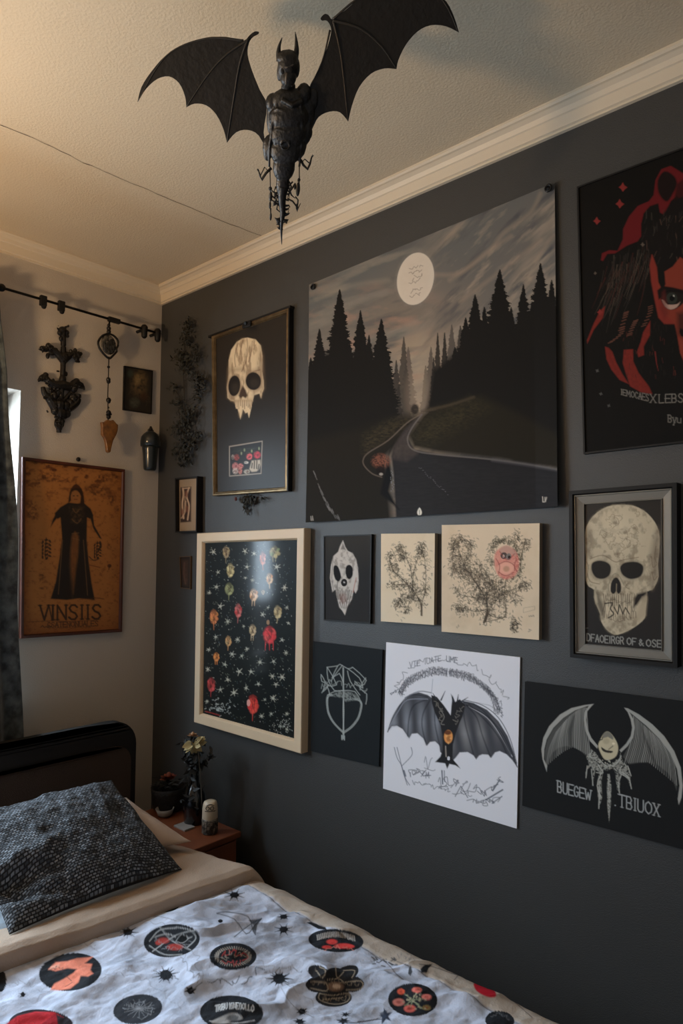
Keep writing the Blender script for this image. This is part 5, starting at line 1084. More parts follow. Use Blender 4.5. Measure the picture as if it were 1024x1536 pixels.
# pendant chain
c4 = Lz(140, 470, 6.145); s4 = SL/6.145
pd = thing('pendant_chain', c4(128, 1290, .04), 'beaded chain with a glass oval and an amber drop, hung from the rod', 'pendant')
bm = bmesh.new(); h = .047
tube(bm, [c4(150, 55, h), c4(140, 190, h)], .0035, 6)
for y, r in ((110, 12), (140, 16), (170, 16)): sph(bm, c4(142, y, h), r*s4*1.3, 8)
oval = cat([(140, 190), (185, 205), (222, 245), (228, 290), (212, 330), (215, 350), (180, 390), (145, 415), (100, 380), (55, 320), (45, 265), (75, 215), (110, 195)], 5, True)
op = [c4(p[0], p[1], h) for p in oval]; op.append(op[0]); tube(bm, op, .0042, 8)
tube(bm, [c4(143, 400, h), c4(138, 600, h), c4(133, 750, h), c4(136, 990, h)], .0022, 6)
for x, y, r in ((140, 495, 13), (138, 610, 20), (140, 630, 18), (140, 800, 22), (142, 815, 16), (138, 870, 9), (140, 915, 22), (140, 955, 20), (125, 935, 10), (160, 930, 10), (178, 990, 8)): sph(bm, c4(x, y, h), r*s4*1.05, 8)
from_bm('chain', bm, M_iron, pd, smooth=True)
bm = bmesh.new(); sph(bm, c4(140, 290, h), (.006, 74*s4, 90*s4), 16); from_bm('glass_oval', bm, mat('smoky_glass', (98, 94, 88), .12, .3, var=(90, (40, 36, 32), .15), coat=1), pd, smooth=True)
bm = bmesh.new()
for k in range(5): tube(bm, [c4(85+k*26, 225+abs(k-2)*12, h+.007), c4(95+k*22, 300, h+.008), c4(90+k*24, 370-abs(k-2)*14, h+.006)], .0012, 5)
from_bm('lattice', bm, M_iron, pd)
am = [(58, 1002), (82, 1010), (108, 985), (140, 992), (165, 985), (200, 1028), (210, 1030), (205, 1090), (196, 1120), (165, 1175), (148, 1240), (140, 1282), (125, 1290), (110, 1278), (98, 1190), (85, 1150), (62, 1118), (64, 1050)]
bm = bmesh.new(); solid(bm, [c4(x, y, h-.008) for x, y in am], (.016, 0, 0)); o = from_bm('amber_drop', bm, mat('amber', (146, 94, 38), .35, var=(60, (88, 52, 22), .25), coat=.5), pd)
md = o.modifiers.new('round', 'REMESH'); md.mode = 'VOXEL'; md.voxel_size = .002; md.use_smooth_shade = True; ms = o.modifiers.new('soft', 'SMOOTH'); ms.iterations = 6

# urn
ur = c4(520, 1440, .040); ut = thing('wall_urn', ur, 'dark blue-black lidded urn hung beside the room corner', 'urn')
k_ = SL/6.145; cx, cy = ur[0], ur[1]; z0 = c4(520, 1450, .04)[2]; hh = (c4(520, 1040, .04)[2]-z0)/410
M_urn = mat('urn_glaze', (26, 32, 35), .28, coat=.4)
bm = bmesh.new(); lathe(bm, (cx, cy, z0), [(44*k_, 0), (54*k_, 8*hh), (60*k_, 30*hh), (66*k_, 120*hh), (74*k_, 200*hh), (76*k_, 225*hh)], 28); from_bm('body', bm, M_urn, ut, smooth=True)
bm = bmesh.new(); lathe(bm, (cx, cy, z0+218*hh), [(80*k_, 0), (91*k_, 6*hh), (93*k_, 50*hh), (86*k_, 90*hh), (66*k_, 118*hh), (40*k_, 140*hh), (14*k_, 148*hh)], 28); lid = from_bm('lid', bm, M_urn, ut, smooth=True)
bm = bmesh.new(); sph(bm, (cx, cy, z0+380*hh), 20*k_, 10); sph(bm, (cx, cy+18*k_, z0+370*hh), 14*k_, 8); sph(bm, (cx, cy-18*k_, z0+370*hh), 14*k_, 8); sph(bm, (cx, cy, z0+400*hh), 12*k_, 8); from_bm('knob', bm, M_iron, lid, smooth=True)
bm = bmesh.new(); tube(bm, [(0.0005, cy, z0+300*hh), (cx, cy, z0+300*hh)], .004, 8); from_bm('hook', bm, M_iron, ut)
# nail
p = L(117.5, 689, .012); bm = bmesh.new(); tube(bm, [(0.0, p[1], p[2]), (.012, p[1], p[2])], .003, 8); sph(bm, p, (.006, .0085, .0085), 10)
tag(from_bm('picture_nail', bm, M_iron, smooth=True), 'round black nail head just above the robed-figure poster', 'nail')

# curtain
edge = [(0, 480), (13, 560), (18, 640), (23, 720), (26, 800), (27, 900), (32, 1000), (36, 1110), (37, 1180)]
ez = [L(x, y, .085)[2] for x, y in edge]; ey = [L(x, y, .085)[1] for x, y in edge]
zz = np.linspace(.50, zr+.012, 90)[:, None]; ss = np.linspace(0, 1, 90)[None, :]
yed = np.interp(zz, ez[::-1], ey[::-1]); yed = np.where(zz > ez[0], ey[0]-(zz-ez[0])*.12, yed)
wid = .30+.06*np.clip(2.2-zz, 0, 2)
Y_ = yed-ss*wid+.004*np.sin(zz*9); X_ = .075+.022*np.sin(ss*2*PI*4.3+.9+zz*.5)*np.clip(ss*12, .25, 1)+.006*np.sin(zz*6+ss*9)
P = np.stack([X_+0*zz, Y_, zz+0*ss], -1)
M_cur = mat('curtain_cloth', (38, 43, 47), .9, bump=(300, .5, 3), var=(30, (92, 100, 102), .16), sheen=.3)
cu = tag(grid_obj('curtain', P, M_cur, smooth=True), 'dark mottled grey curtain hanging at the left edge of the view', 'curtain')
md = cu.modifiers.new('thick', 'SOLIDIFY'); md.thickness = .003

# ================================================================ plants on the dark wall
M_leaf = mat('dried_leaf', (44, 43, 34), .8, var=(50, (24, 22, 18), .2)); M_stem = mat('dried_stem', (34, 30, 24), .8)
def Wz(ox, oy, s): return lambda zx, zy, h=.01: W(ox+zx/s, oy+zy/s, h)
c5 = Wz(240, 440, 4.268)
g = thing('dried_garland', c5(150, 1115, .01), 'tall dried dark green garland hanging in the corner of the dark wall', 'garland')
bm = bmesh.new(); R = random.Random(12)
main = [(180, 160), (165, 260), (155, 400), (152, 560), (155, 700), (160, 820), (158, 950), (150, 1100)]
brs = [main, [(155, 480), (130, 420), (90, 410)], [(155, 500), (200, 440), (245, 400)], [(155, 690), (110, 640), (85, 600)], [(155, 700), (220, 660), (270, 580)], [(155, 560), (200, 540), (230, 530)], [(158, 880), (110, 880), (85, 870)], [(158, 1000), (210, 960), (240, 920)], [(160, 760), (190, 720), (215, 700)], [(155, 1060), (110, 1030), (85, 1010)], [(155, 700), (115, 720), (75, 700)], [(165, 300), (130, 320)], [(165, 300), (210, 350)]]
for i, b in enumerate(brs): tube(bm, [c5(p[0], p[1], .012+.006*(i % 3)) for p in cat(b, 4)], .0022 if i == 0 else .0012, 6)
from_bm('stem', bm, M_stem, g)
bm = bmesh.new()
cl = [(180, 180, 18, 30), (165, 230, 26, 40), (158, 300, 32, 44), (105, 410, 28, 36), (150, 420, 36, 50), (225, 410, 28, 40), (215, 350, 18, 26), (90, 605, 20, 28), (262, 580, 30, 44), (225, 560, 30, 40), (245, 640, 24, 40), (150, 480, 30, 40), (160, 760, 40, 36), (200, 760, 24, 34), (150, 820, 44, 40), (95, 880, 28, 34), (150, 880, 40, 40), (235, 920, 26, 34), (200, 970, 30, 34), (150, 960, 46, 44), (150, 1040, 42, 44), (150, 1090, 34, 22), (95, 1020, 20, 26), (80, 700, 16, 18), (200, 520, 20, 26), (120, 700, 20, 24)]
for x, y, rx, ry in cl:
    for k in range(int(rx*ry/24)):
        p = c5(R.gauss(x, rx*.55), R.gauss(y, ry*.55), R.uniform(.006, .045)); dd = Vector((R.gauss(0, 1), R.gauss(-.3, .6), R.gauss(.1, 1)))
        leaf(bm, p, dd, (R.gauss(0, .5), -1, R.gauss(0, .5)), R.uniform(.010, .020), R.uniform(.005, .010), R.uniform(.1, .6))
from_bm('foliage', bm, M_leaf, g, fix=False)
c6 = Wz(330, 640, 10.97)
g = thing('dried_leaves', c6(440, 1400, .01), 'small bunch of dark dried leaves poking below the narrow skull frame', 'leaves')
bm = bmesh.new(); tube(bm, [c6(480, 1000, .006), c6(470, 1180, .010), c6(430, 1370, .012)], .0018, 6); tube(bm, [c6(440, 1080, .006), c6(280, 1150, .01)], .0008, 5); tube(bm, [c6(480, 1080, .006), c6(690, 1140, .01)], .0008, 5); from_bm('stem', bm, M_stem, g)
bm = bmesh.new()
for x, y, n_, sx, sy in ((470, 1160, 34, 60, 40), (430, 1230, 20, 40, 40), (540, 1200, 16, 34, 44), (430, 1350, 12, 22, 34), (690, 1145, 6, 26, 14), (390, 1170, 8, 20, 40)):
    for k in range(n_): leaf(bm, c6(R.gauss(x, sx*.6), R.gauss(y, sy*.6), R.uniform(.006, .024)), (R.gauss(0, .6), R.gauss(-.2, .4), R.gauss(-.8, .5)), (R.gauss(0, .3), -1, R.gauss(0, .3)), R.uniform(.012, .02), .008, .3)
from_bm('foliage', bm, M_leaf, g, fix=False)
bm = bmesh.new(); sph(bm, c6(258, 1190, .012), (.005, .005, .007), 8)
for k in range(4): leaf(bm, c6(258, 1190, .012), (math.cos(k*1.6), -.3, math.sin(k*1.6)), (0, -1, 0), .010, .006)
from_bm('red_berry', bm, mat('dull_red', (84, 32, 30), .6), g)

# ================================================================ bed
def rrect(y0, y1, z0, z1, r, n=8):
    out = []
    for cy, cz, a0 in ((y1-r, z1-r, 0), (y0+r, z1-r, 90), (y0+r, z0+r, 180), (y1-r, z0+r, 270)):
        for k in range(n+1): t = math.radians(a0+90*k/n); out.append((cy+r*math.cos(t), cz+r*math.sin(t)))
    return out
bed = thing('bed', (1.2, -1.1, 0), 'double bed with a black padded headboard pushed under the window', 'bed')
bm = bmesh.new(); solid(bm, [(.150, y, z) for y, z in rrect(-1.98, -.19, .12, .89, .085)], (.048, 0, 0)); bmesh.ops.bevel(bm, geom=[e for e in bm.edges if all(abs(v.co.x-.198) < 1e-4 for v in e.verts)], offset=.008, segments=3, affect='EDGES')
hb = from_bm('headboard', bm, mat('headboard_black', (17, 15, 15), .7), bed)
bm = bmesh.new(); solid(bm, [(.196, y, z) for y, z in rrect(-1.90, -.215, .20, .812, .06)], (.010, 0, 0)); bmesh.ops.bevel(bm, geom=[e for e in bm.edges if all(abs(v.co.x-.206) < 1e-4 for v in e.verts)], offset=.005, segments=3, affect='EDGES')
from_bm('headboard_panel', bm, mat('headboard_cloth', (64, 52, 45), .9, bump=(500, .5, 2)), hb)
box('bed_frame', (.21, -1.85, .18), (2.25, -.45, .36), mat('bed_frame_black', (22, 19, 18), .6), bed, .01)
for x in (.26, 2.18):
    for y in (-1.83, -.51): box('leg', (x, y, 0), (x+.06, y+.06, .19), M_black, bed)
M_sheet = mat('bed_sheet', (150, 158, 172), .9, bump=(30, .5, 4))
bm = bmesh.new(); bx(bm, (.215, -1.84, .36), (2.24, -.45, .60), .05)
from_bm('mattress', bm, M_sheet, bed)
# the duvet
YE = -.335
def side(t):      # t: metres along the cloth from the far edge inward (0 = top start)
    return t
xs = np.unique(np.r_[np.linspace(.84, 1.0, 30), np.arange(1.0, 1.86, .0018), np.linspace(1.86, 2.36, 60)])
vs = np.unique(np.r_[np.linspace(-.40, -.10, 40), np.arange(-.10, .62, .0018), np.linspace(.62, 1.60, 90), np.linspace(1.6, 1.95, 20)])  # arc length from the start of the flat top, far side negative
XX, VV = np.meshgrid(xs, vs)
RAD = .05; flat0 = YE-RAD
def sect(v):      # arc length -> (y, z drop)
    y = np.where(v >= 0, flat0-v, 0.0); z = np.zeros_like(v)
    a = np.clip(-v/RAD, 0, PI/2); y = np.where(v < 0, flat0+RAD*np.sin(a), y); z = np.where(v < 0, -RAD*(1-np.cos(a)), z)
    z = np.where(-v > RAD*PI/2, -RAD-(-v-RAD*PI/2), z)
    vf = v-1.46; a2 = np.clip(vf/RAD, 0, PI/2); y = np.where(vf > 0, flat0-1.46-RAD*np.sin(a2), y); z = np.where(vf > 0, -RAD*(1-np.cos(a2)), z); z = np.where(vf > RAD*PI/2, -RAD-(vf-RAD*PI/2), z)
    return y, z
YY, ZZ = sect(VV)
foot = np.clip((XX-2.26)/.10, 0, 1); ZZ = ZZ-.10*(1-np.sqrt(np.clip(1-foot**2, 0, 1)))
w1 = fbm(XX*5+VV*3, VV*5-XX*2, 3, 4)-.5; w2 = fbm(XX*15+3*VV, VV*9, 7, 4)-.5; rg = 1-np.abs(fbm(XX*7+VV*6, VV*4-XX*3, 31, 3)-.5)*2
hgt = .030*w1+.022*w2+.006*(fbm(XX*34, VV*26+XX*8, 77, 3)-.5)+.020*np.clip(rg-.72, 0, 1)/.28*.6+.012*np.clip(-np.abs(VV-.25)/.3+1, 0, 1)
near = np.clip(1-(XX-1.0)/.10, 0, 1)
TOP = .660
YY = YY+np.where(VV < 0, (fbm(XX*3, VV*3, 5, 3)-.5)*.014, 0)
hem = np.clip((VV+.02)/.01, 0, 1)*np.clip((.028-VV)/.01, 0, 1); ZZ = ZZ-.004*np.exp(-((VV-.030)/.004)**2)+.004*np.exp(-((VV-.0)/.03)**2)
frd = np.interp(YY, [-1.8, -.95, -.75, -.55, -.40, -.33], [.940, .948, .98, 1.01, 1.03, 1.05])
P = np.stack([XX, YY, TOP+ZZ+hgt*np.clip(.30+(VV+.01)/.07, .30, 1)*np.clip((XX-frd+.03)/.08, .1, 1)-.020*np.clip((frd-.012-XX)/.03, 0, 1)], -1)
C = Paint(P, (176, 178, 186), G['duvet'])
C.view(0, 1280, 2.2756)
base_c = C.alb((161, 168, 184))
C.C[:] = base_c
n1 = fbm(XX*16+4*VV, VV*16, 41, 5); n2 = fbm(XX*40, VV*46+XX*12, 43, 4)
C.C = C.C*(1-np.clip((n1-.52)*2.0, 0, .22))[..., None]; C.C = C.C*(1-np.clip((n2-.58)*2, 0, .15))[..., None]
# paler beige hem along the far side
a = np.clip((.030-VV)/.003, 0, 1); C.C = C.C*(1-a[..., None])+C.alb((142, 132, 122))*a[..., None]
dk = (24, 26, 30)
a = np.exp(-((VV-.031)/.0012)**2)*.8; C.C = C.C*(1-a[..., None])+C.alb((60, 58, 58))*a[..., None]
R = random.Random(21)
for s_, e_, bnd in (((720, 145), (560, 130), 12), ((150, 330), (340, 300), 14)): pass
# faint pen-like marks
for path, n_, am, sd_ in (([(350, 215), (450, 205), (560, 250), (680, 330)], 26, 12, 1), ([(120, 320), (240, 290), (340, 330)], 18, 10, 2), ([(620, 360), (660, 330), (700, 430)], 14, 18, 3), ([(30, 460), (90, 440), (170, 480)], 12, 12, 4), ([(350, 410), (460, 420), (560, 480), (640, 560)], 26, 10, 5), ([(830, 330), (930, 400), (1010, 470), (1100, 540)], 22, 14, 6)):
    C.scrawl(path, am, 1.0, (110, 112, 122), n_, sd_, .6)
for p in ([(740, 205), (800, 225), (840, 275), (870, 245), (890, 225)], [(800, 285), (850, 245), (892, 222)], [(740, 205), (770, 200), (845, 215), (862, 262), (872, 278)]): C.line(p, 1.6, (58, 60, 66), .8, curve=3)
C.poly([(848, 228), (895, 222), (878, 245), (872, 278), (862, 262), (866, 245)], dk, .8); C.ell(752, 231, 8, 6, dk)
C.scrawl([(705, 455), (760, 440), (810, 430), (850, 425), (900, 405)], 22, 1.6, (70, 72, 80), 20, 14, .8, .5, .25); C.scrawl([(640, 350), (650, 400), (690, 440)], 14, 1.2, (90, 92, 100), 12, 15, .7); C.scrawl([(900, 410), (980, 395), (1040, 400), (1120, 420)], 12, 1.2, (96, 98, 106), 22, 16, .7, .5, .3)
C.scrawl([(120, 328), (160, 318), (200, 326)], 11, 1.5, (66, 70, 80), 16, 17, .8); C.scrawl([(170, 300), (260, 330), (350, 310)], 8, 1.0, (120, 122, 132), 16, 18, .6)
# dark blots like spiders and leaves
for x, y, r, n_, sy in ((312, 270, 30, 7, .6), (436, 268, 30, 7, .55), (452, 222, 17, 6, .6), (566, 415, 40, 12, .62), (650, 468, 22, 6, .8), (952, 428, 40, 10, .62), (968, 260, 28, 8, .55), (800, 142, 30, 8, .45), (968, 216, 24, 6, .45), (1030, 540, 24, 7, .6), (78, 482, 14, 5, .8), (1024, 575, 20, 6, .6)):
    C.star(x, y, r, dk, n_, .42, x % 7, sy); C.ell(x, y, r*.5, r*.42*sy/.6, dk)
    if r > 25:
        for k in range(8): t = k*.78+x; C.line([(x, y), (x+r*1.2*math.cos(t), y+r*.75*math.sin(t))], .9, dk, .8)
for p in ([(452, 222), (436, 258)], [(470, 220), (540, 215), (600, 230)], [(960, 460), (1000, 520), (1070, 560)], [(650, 470), (690, 440)]): C.line(p, 1.0, (80, 82, 90), .7, curve=3)
def disc(x, y, rx, ry, rot=-.12, c=(27, 29, 33)): C.ell(x, y, rx, ry, c, rot=rot, soft=.02)
disc(240, 405, 107, 64, -.12)
C.poly([(165, 395), (190, 372), (230, 368), (262, 358), (300, 355), (318, 352), (290, 375), (315, 378), (308, 398), (318, 410), (300, 420), (275, 418), (268, 440), (240, 462), (200, 468), (172, 466), (185, 445), (215, 430), (250, 408), (262, 395), (230, 392), (190, 402)], (206, 122, 100), soft=1.2, tex=lambda u, v: .8+.3*fbm(u/12, v/9, 3))
C.poly([(165, 398), (175, 385), (205, 378), (200, 390)], (210, 150, 130), soft=1); C.scrawl([(170, 405), (210, 390), (240, 440), (215, 455)], 8, .9, (60, 40, 40), 16, 4, .7)
disc(586, 298, 96, 56, -.12)
for p in ([(510, 300), (545, 262), (600, 255)], [(510, 315), (560, 345), (620, 345)], [(545, 250), (590, 300), (650, 330)], [(520, 335), (600, 280), (668, 262)], [(600, 252), (650, 262), (668, 290), (640, 320)], [(530, 285), (570, 275), (610, 290)], [(620, 300), (655, 285)]): C.line(p, 1.8, (128, 130, 132), .85, curve=4)
C.ell(620, 290, 20, 15, (14, 15, 17), soft=.3); C.line([(600, 300), (620, 276), (642, 290), (622, 306), (600, 300)], 1.3, (120, 122, 124), .8, curve=3)
for x, y, rx, ry in ((557, 298, 20, 10), (597, 320, 26, 11), (540, 305, 10, 8)): C.ell(x, y, rx, ry, (140, 52, 46), .85, soft=.5)
C.scrawl([(520, 290), (560, 320), (620, 330), (650, 300)], 12, .9, (110, 112, 116), 30, 8, .7)
disc(795, 352, 80, 46, -.03)
for k in range(46):
    t = k/46*2*PI; C.line([(795+62*math.cos(t), 352+34*math.sin(t)), (795+50*math.cos(t+.05), 352+26*math.sin(t+.05))], 1.1, (152, 146, 138), .75)
C.scrawl([(760, 350), (800, 335), (830, 360), (790, 375), (765, 360)], 14, 1.3, (140, 52, 50), 26, 9, .8); C.scrawl([(750, 355), (800, 345), (840, 352)], 12, 1.0, (140, 130, 120), 22, 10, .7)
disc(562, 176, 52, 25, -.05); C.scrawl([(525, 178), (560, 168), (600, 175)], 10, 1.3, (150, 136, 120), 24, 11, .8); C.scrawl([(530, 184), (560, 178), (596, 184)], 8, 1.3, (164, 70, 52), 20, 12, .8)
disc(470, 532, 84, 50, -.15, (38, 40, 45)); 
for k in range(16): t = k/16*2*PI; C.line([(475, 530), (475+55*math.cos(t), 530+32*math.sin(t))], 1.4, (116, 118, 122), .6, w2=.6)
C.scrawl([(420, 535), (470, 510), (520, 535), (470, 560)], 14, .9, (110, 112, 116), 30, 13, .7)
disc(140, 585, 110, 52, .05, (34, 28, 32)); C.poly([(20, 583), (60, 555), (120, 540), (185, 542), (215, 560), (190, 548), (195, 600), (20, 600)], (150, 34, 40), soft=1); C.poly([(120, 600), (190, 545), (200, 600)], (128, 26, 34), soft=1)
disc(790, 545, 108, 60, .03)
C.text('TRIBU', (735, 540), (775, 530), 20, 1.4, (168, 170, 172), .9, False); C.text('IGNEGOLLO', (782, 530), (866, 540), 20, 1.4, (168, 170, 172), .9, False, -4)
C.poly([(720, 575), (750, 560), (790, 545), (815, 550), (828, 565), (790, 572), (770, 580), (740, 582)], (150, 150, 150), .9, curve=3, soft=1.2); C.ell(795, 562, 22, 12, (60, 62, 66), .8, soft=.5); C.line([(715, 572), (800, 580), (868, 570)], 1.6, (150, 150, 150), .8, curve=3)
C.ell(0, 435, 22, 38, (27, 29, 33), soft=.04)
# second enlarged view
C.view(400, 1280, 2.2756)
disc(236, 298, 94, 39, .06)
for k in range(22): x = 172+k*6.0; y = 290-18*math.sin((x-160)/140*PI)*.8; C.line([(x, y-7), (x+2, y+9)], 1.5, (160, 156, 152), .8)
C.scrawl([(170, 300), (230, 278), (300, 295)], 6, 1.0, (150, 146, 142), 26, 14, .7)
for x, y, rx, ry in ((222, 302, 18, 9), (262, 316, 30, 9), (205, 320, 16, 6), (285, 318, 14, 6)): C.ell(x, y, rx, ry, (186, 60, 58), .9, soft=.4)
C.scrawl([(190, 325), (240, 320), (300, 325)], 6, 1.1, (170, 110, 100), 20, 15, .8)
for e in ((182, 412, 44, 26, .5), (180, 448, 48, 28, .0), (270, 412, 46, 26, -.45), (288, 446, 44, 28, 0), (228, 492, 62, 32, 0), (232, 440, 50, 50, 0)): C.ell(*e[:4], (30, 30, 32), rot=e[4], soft=.04)
C.ell(234, 455, 28, 16, (112, 88, 72), .9, soft=.4); C.ell(238, 454, 14, 8, (176, 156, 136), .9, soft=.3)
for p in ([(150, 438), (200, 442), (205, 470), (150, 460)], [(265, 440), (322, 436), (322, 462), (270, 466)], [(165, 395), (190, 425), (200, 400), (180, 388)], [(235, 388), (240, 425), (262, 405)], [(262, 400), (300, 400), (290, 425)], [(180, 478), (225, 485), (280, 478), (275, 505), (230, 515), (180, 500), (180, 478)], [(205, 432), (245, 428), (262, 440)], [(190, 500), (260, 492)]): C.line(p, 1.3, (140, 128, 112), .8, curve=3)
C.scrawl([(155, 450), (230, 440), (320, 450)], 10, .9, (130, 118, 102), 36, 16, .6); C.scrawl([(185, 490), (230, 500), (280, 488)], 9, .9, (130, 118, 102), 24, 17, .6)
disc(498, 500, 84, 56, .03)
for x, y, rx, ry, c in ((450, 508, 20, 13, (196, 120, 110)), (458, 472, 13, 10, (196, 84, 60)), (512, 466, 17, 10, (206, 108, 96)), (545, 490, 17, 10, (198, 110, 100)), (488, 530, 20, 13, (188, 90, 80)), (545, 527, 15, 9, (120, 100, 62))):
    C.ell(x, y, rx, ry, c, .95, soft=.3, tex=lambda u, v: .6+.5*fbm(u/5, v/5, 3)); C.ell(x, y, rx*.4, ry*.4, (120, 40, 40), .6, soft=.8)
for p in ([(498, 500), (470, 520)], [(498, 498), (510, 478)], [(500, 500), (535, 496)], [(498, 502), (490, 525)], [(498, 500), (470, 480)], [(500, 505), (530, 530)], [(480, 500), (520, 515)]): C.line(p, 1.5, (112, 120, 96), .8)
for k in range(20): C.ell(R.gauss(498, 26), R.gauss(500, 18), 4, 3, (132, 126, 104), .8, soft=.5)
C.poly(cat([(706, 445), (725, 438), (755, 448), (778, 470), (782, 488), (760, 492), (730, 480), (712, 465)], 3, True), (140, 20, 32), soft=1)
disc(795, 572, 50, 34, .1); C.scrawl([(765, 560), (795, 550), (830, 570)], 8, 1.2, (80, 82, 86), 18, 18, .8)
for p in ([(520, 378), (560, 385), (640, 412), (690, 425)], [(640, 432), (660, 412), (680, 430), (720, 436)], [(815, 480), (860, 520), (905, 560)], [(385, 355), (420, 385), (440, 410), (465, 430)], [(445, 370), (490, 385)], [(310, 575), (350, 572), (390, 560)]): C.line(p, 1.2, (66, 60, 62), .8, curve=3)
C.poly([(524, 395), (540, 380), (566, 378), (552, 392), (545, 408), (528, 408)], dk); C.poly([(485, 390), (492, 385), (497, 405), (490, 418), (482, 410)], (60, 62, 66)); C.poly([(135, 236), (150, 234), (200, 252), (205, 262), (175, 258)], dk)
for k in range(16): x, y = 355+R.uniform(0, 90), 350+R.uniform(0, 34); C.line([(x, y), (x+R.uniform(4, 12), y+R.uniform(-6, 8))], 1.7, (52, 54, 60), .85)
for k in range(9): x, y = 440+R.uniform(0, 70), 335+R.uniform(0, 26); C.line([(x, y), (x+R.uniform(-4, 8), y+R.uniform(4, 14))], 1.0, (90, 92, 98), .7)
for k in range(10): C.line([(320+k*5, 370-R.uniform(0, 8)), (322+k*5, 376)], 1.1, (90, 92, 98), .7)
C.star(405, 555, 26, (44, 50, 64), 5, .4, 2, 1.0); C.poly([(385, 545), (410, 535), (412, 548), (400, 575), (392, 583), (392, 560)], (50, 58, 74), .8)
for x, y, r in ((268, 550, 18), (262, 572, 26), (112, 574, 22)): C.star(x, y, r, dk, 7, .5, x, .5)
C.line([(240, 570), (300, 578), (350, 570), (400, 565)], 1.5, (50, 54, 62), .8, curve=3)
# outside the view the same roundels go on
C.view(0, 0, 1); vis = (C.X > -40) & (C.X < 1060) & (C.Y < 1560)
for k in range(60):
    x, v, r_ = R.uniform(1.05, 2.2), R.uniform(.15, 1.4), R.uniform(.035, .065); d = np.hypot(XX-x, VV-v)
    m = (d < r_*1.2)
    if (m & vis).any() or not m.any(): continue
    al = np.clip((r_-d)/.002+.5, 0, 1)[..., None]; C.C = C.C*(1-al)+C.alb((27, 29, 33))*al
    al = (np.clip((r_*.6-d)/.004, 0, 1)*np.clip(fbm(XX*90, VV*90, k)*3-1, 0, 1))[..., None]; C.C = C.C*(1-al)+C.alb(R.choice([(190, 90, 80), (140, 140, 136), (150, 50, 50)]))*al
M_duv = pmat('duvet_cloth', .85, bump=(260, .25, 3))
dv = thing('duvet', (1.5, -1.1, .6), 'white duvet printed with black roundels, blots and red flowers', 'duvet')
grid_obj('cover', P, M_duv, dv, C.C)
# turned-down border
ys = np.linspace(flat0+.045, -1.75, 260); tt = np.linspace(0, 1, 70)
TT, YF = np.meshgrid(tt, ys)
fr = np.interp(YF, [-1.8, -.95, -.75, -.55, -.40, -.33], [.940, .948, .98, 1.01, 1.03, 1.05]); bk = fr-.36
thk = .044*np.clip((flat0+.06-YF)/.05, .0, 1)**.5
prof_x = np.interp(TT, [0, .72, .82, .90, .96, 1.0], [0, .86, .935, .985, 1.0, .99]); prof_z = np.interp(TT, [0, .15, .5, .72, .82, .90, .96, 1.0], [0, .3, .58, .95, 1.0, .84, .5, 0.0])
XF = bk+(fr-bk)*prof_x; edge_d = np.clip((YF-(flat0-.01))/.055, 0, 1)
ZF = .660-.006+prof_z*thk+.010*(fbm(XF*12+YF*5, YF*7, 9, 4)-.5)+.010*(fbm(XF*4, YF*6, 19, 3)-.5)-.05*edge_d**2+.014*np.clip(1-np.abs(YF+.50)/.12, 0, 1)*np.clip(1-TT*1.2, 0, 1)
grid_obj('turned_back_border', np.stack([XF, YF, ZF], -1), mat('beige_lining', (168, 148, 130), .9, bump=(240, .3, 3)), dv)

# pillows
def pillow(name, A, B, C_, D_, T, m, label, group=None, n=90, pinch=.05, wr=.004, seed=1, fold=None):
    A, B, C_, D_ = [np.array(p, float) for p in (A, B, C_, D_)]; nrm = np.cross(B-A, D_-A); nrm /= np.linalg.norm(nrm)
    if nrm[2] < 0: nrm = -nrm
    u = np.linspace(-1, 1, n); U, V = np.meshgrid(u, u); s = lambda t: np.sign(t)*np.abs(t)**.85
    Us, Vs = U*(1-pinch*(1-V**2)*np.abs(U)), V*(1-pinch*(1-U**2)*np.abs(V))
    a, b = (Us[..., None]+1)/2, (Vs[..., None]+1)/2
    base = (A*(1-a)+B*a)*(1-b)+(D_*(1-a)+C_*a)*b
    prof_ = (np.clip(1-U**2, 0, 1)**.55)*(np.clip(1-V**2, 0, 1)**.55)
    w = wr*(fbm(U*3+9, V*3, seed, 4)-.5)*2+wr*1.2*(fbm(U*7, V*2+U*3, seed+5, 3)-.5)
    if fold is not None: w = w+fold(U, V)
    top = base+nrm*(T*prof_+w*np.minimum(1, prof_*2.5))[..., None]; bot = base-nrm*(T*.25*prof_)[..., None]
    o = grid_obj(name, top, m, None, None, base=None, uv=True)
    # close it with the under side
    me2 = grid_obj(name+'_under', bot[:, ::-1], m, None, None, uv=True)
    bm = bmesh.new(); bm.from_mesh(o.data); off = Vector(me2.location)-Vector(o.location); t_ = me2.data.copy(); t_.transform(Matrix.Translation(off)); bm.from_mesh(t_)
    bmesh.ops.remove_doubles(bm, verts=bm.verts, dist=1e-4); bm.to_mesh(o.data); bm.free(); bpy.data.objects.remove(me2)
    o.data.shade_smooth(); return tag(o, label, 'pillow', group)
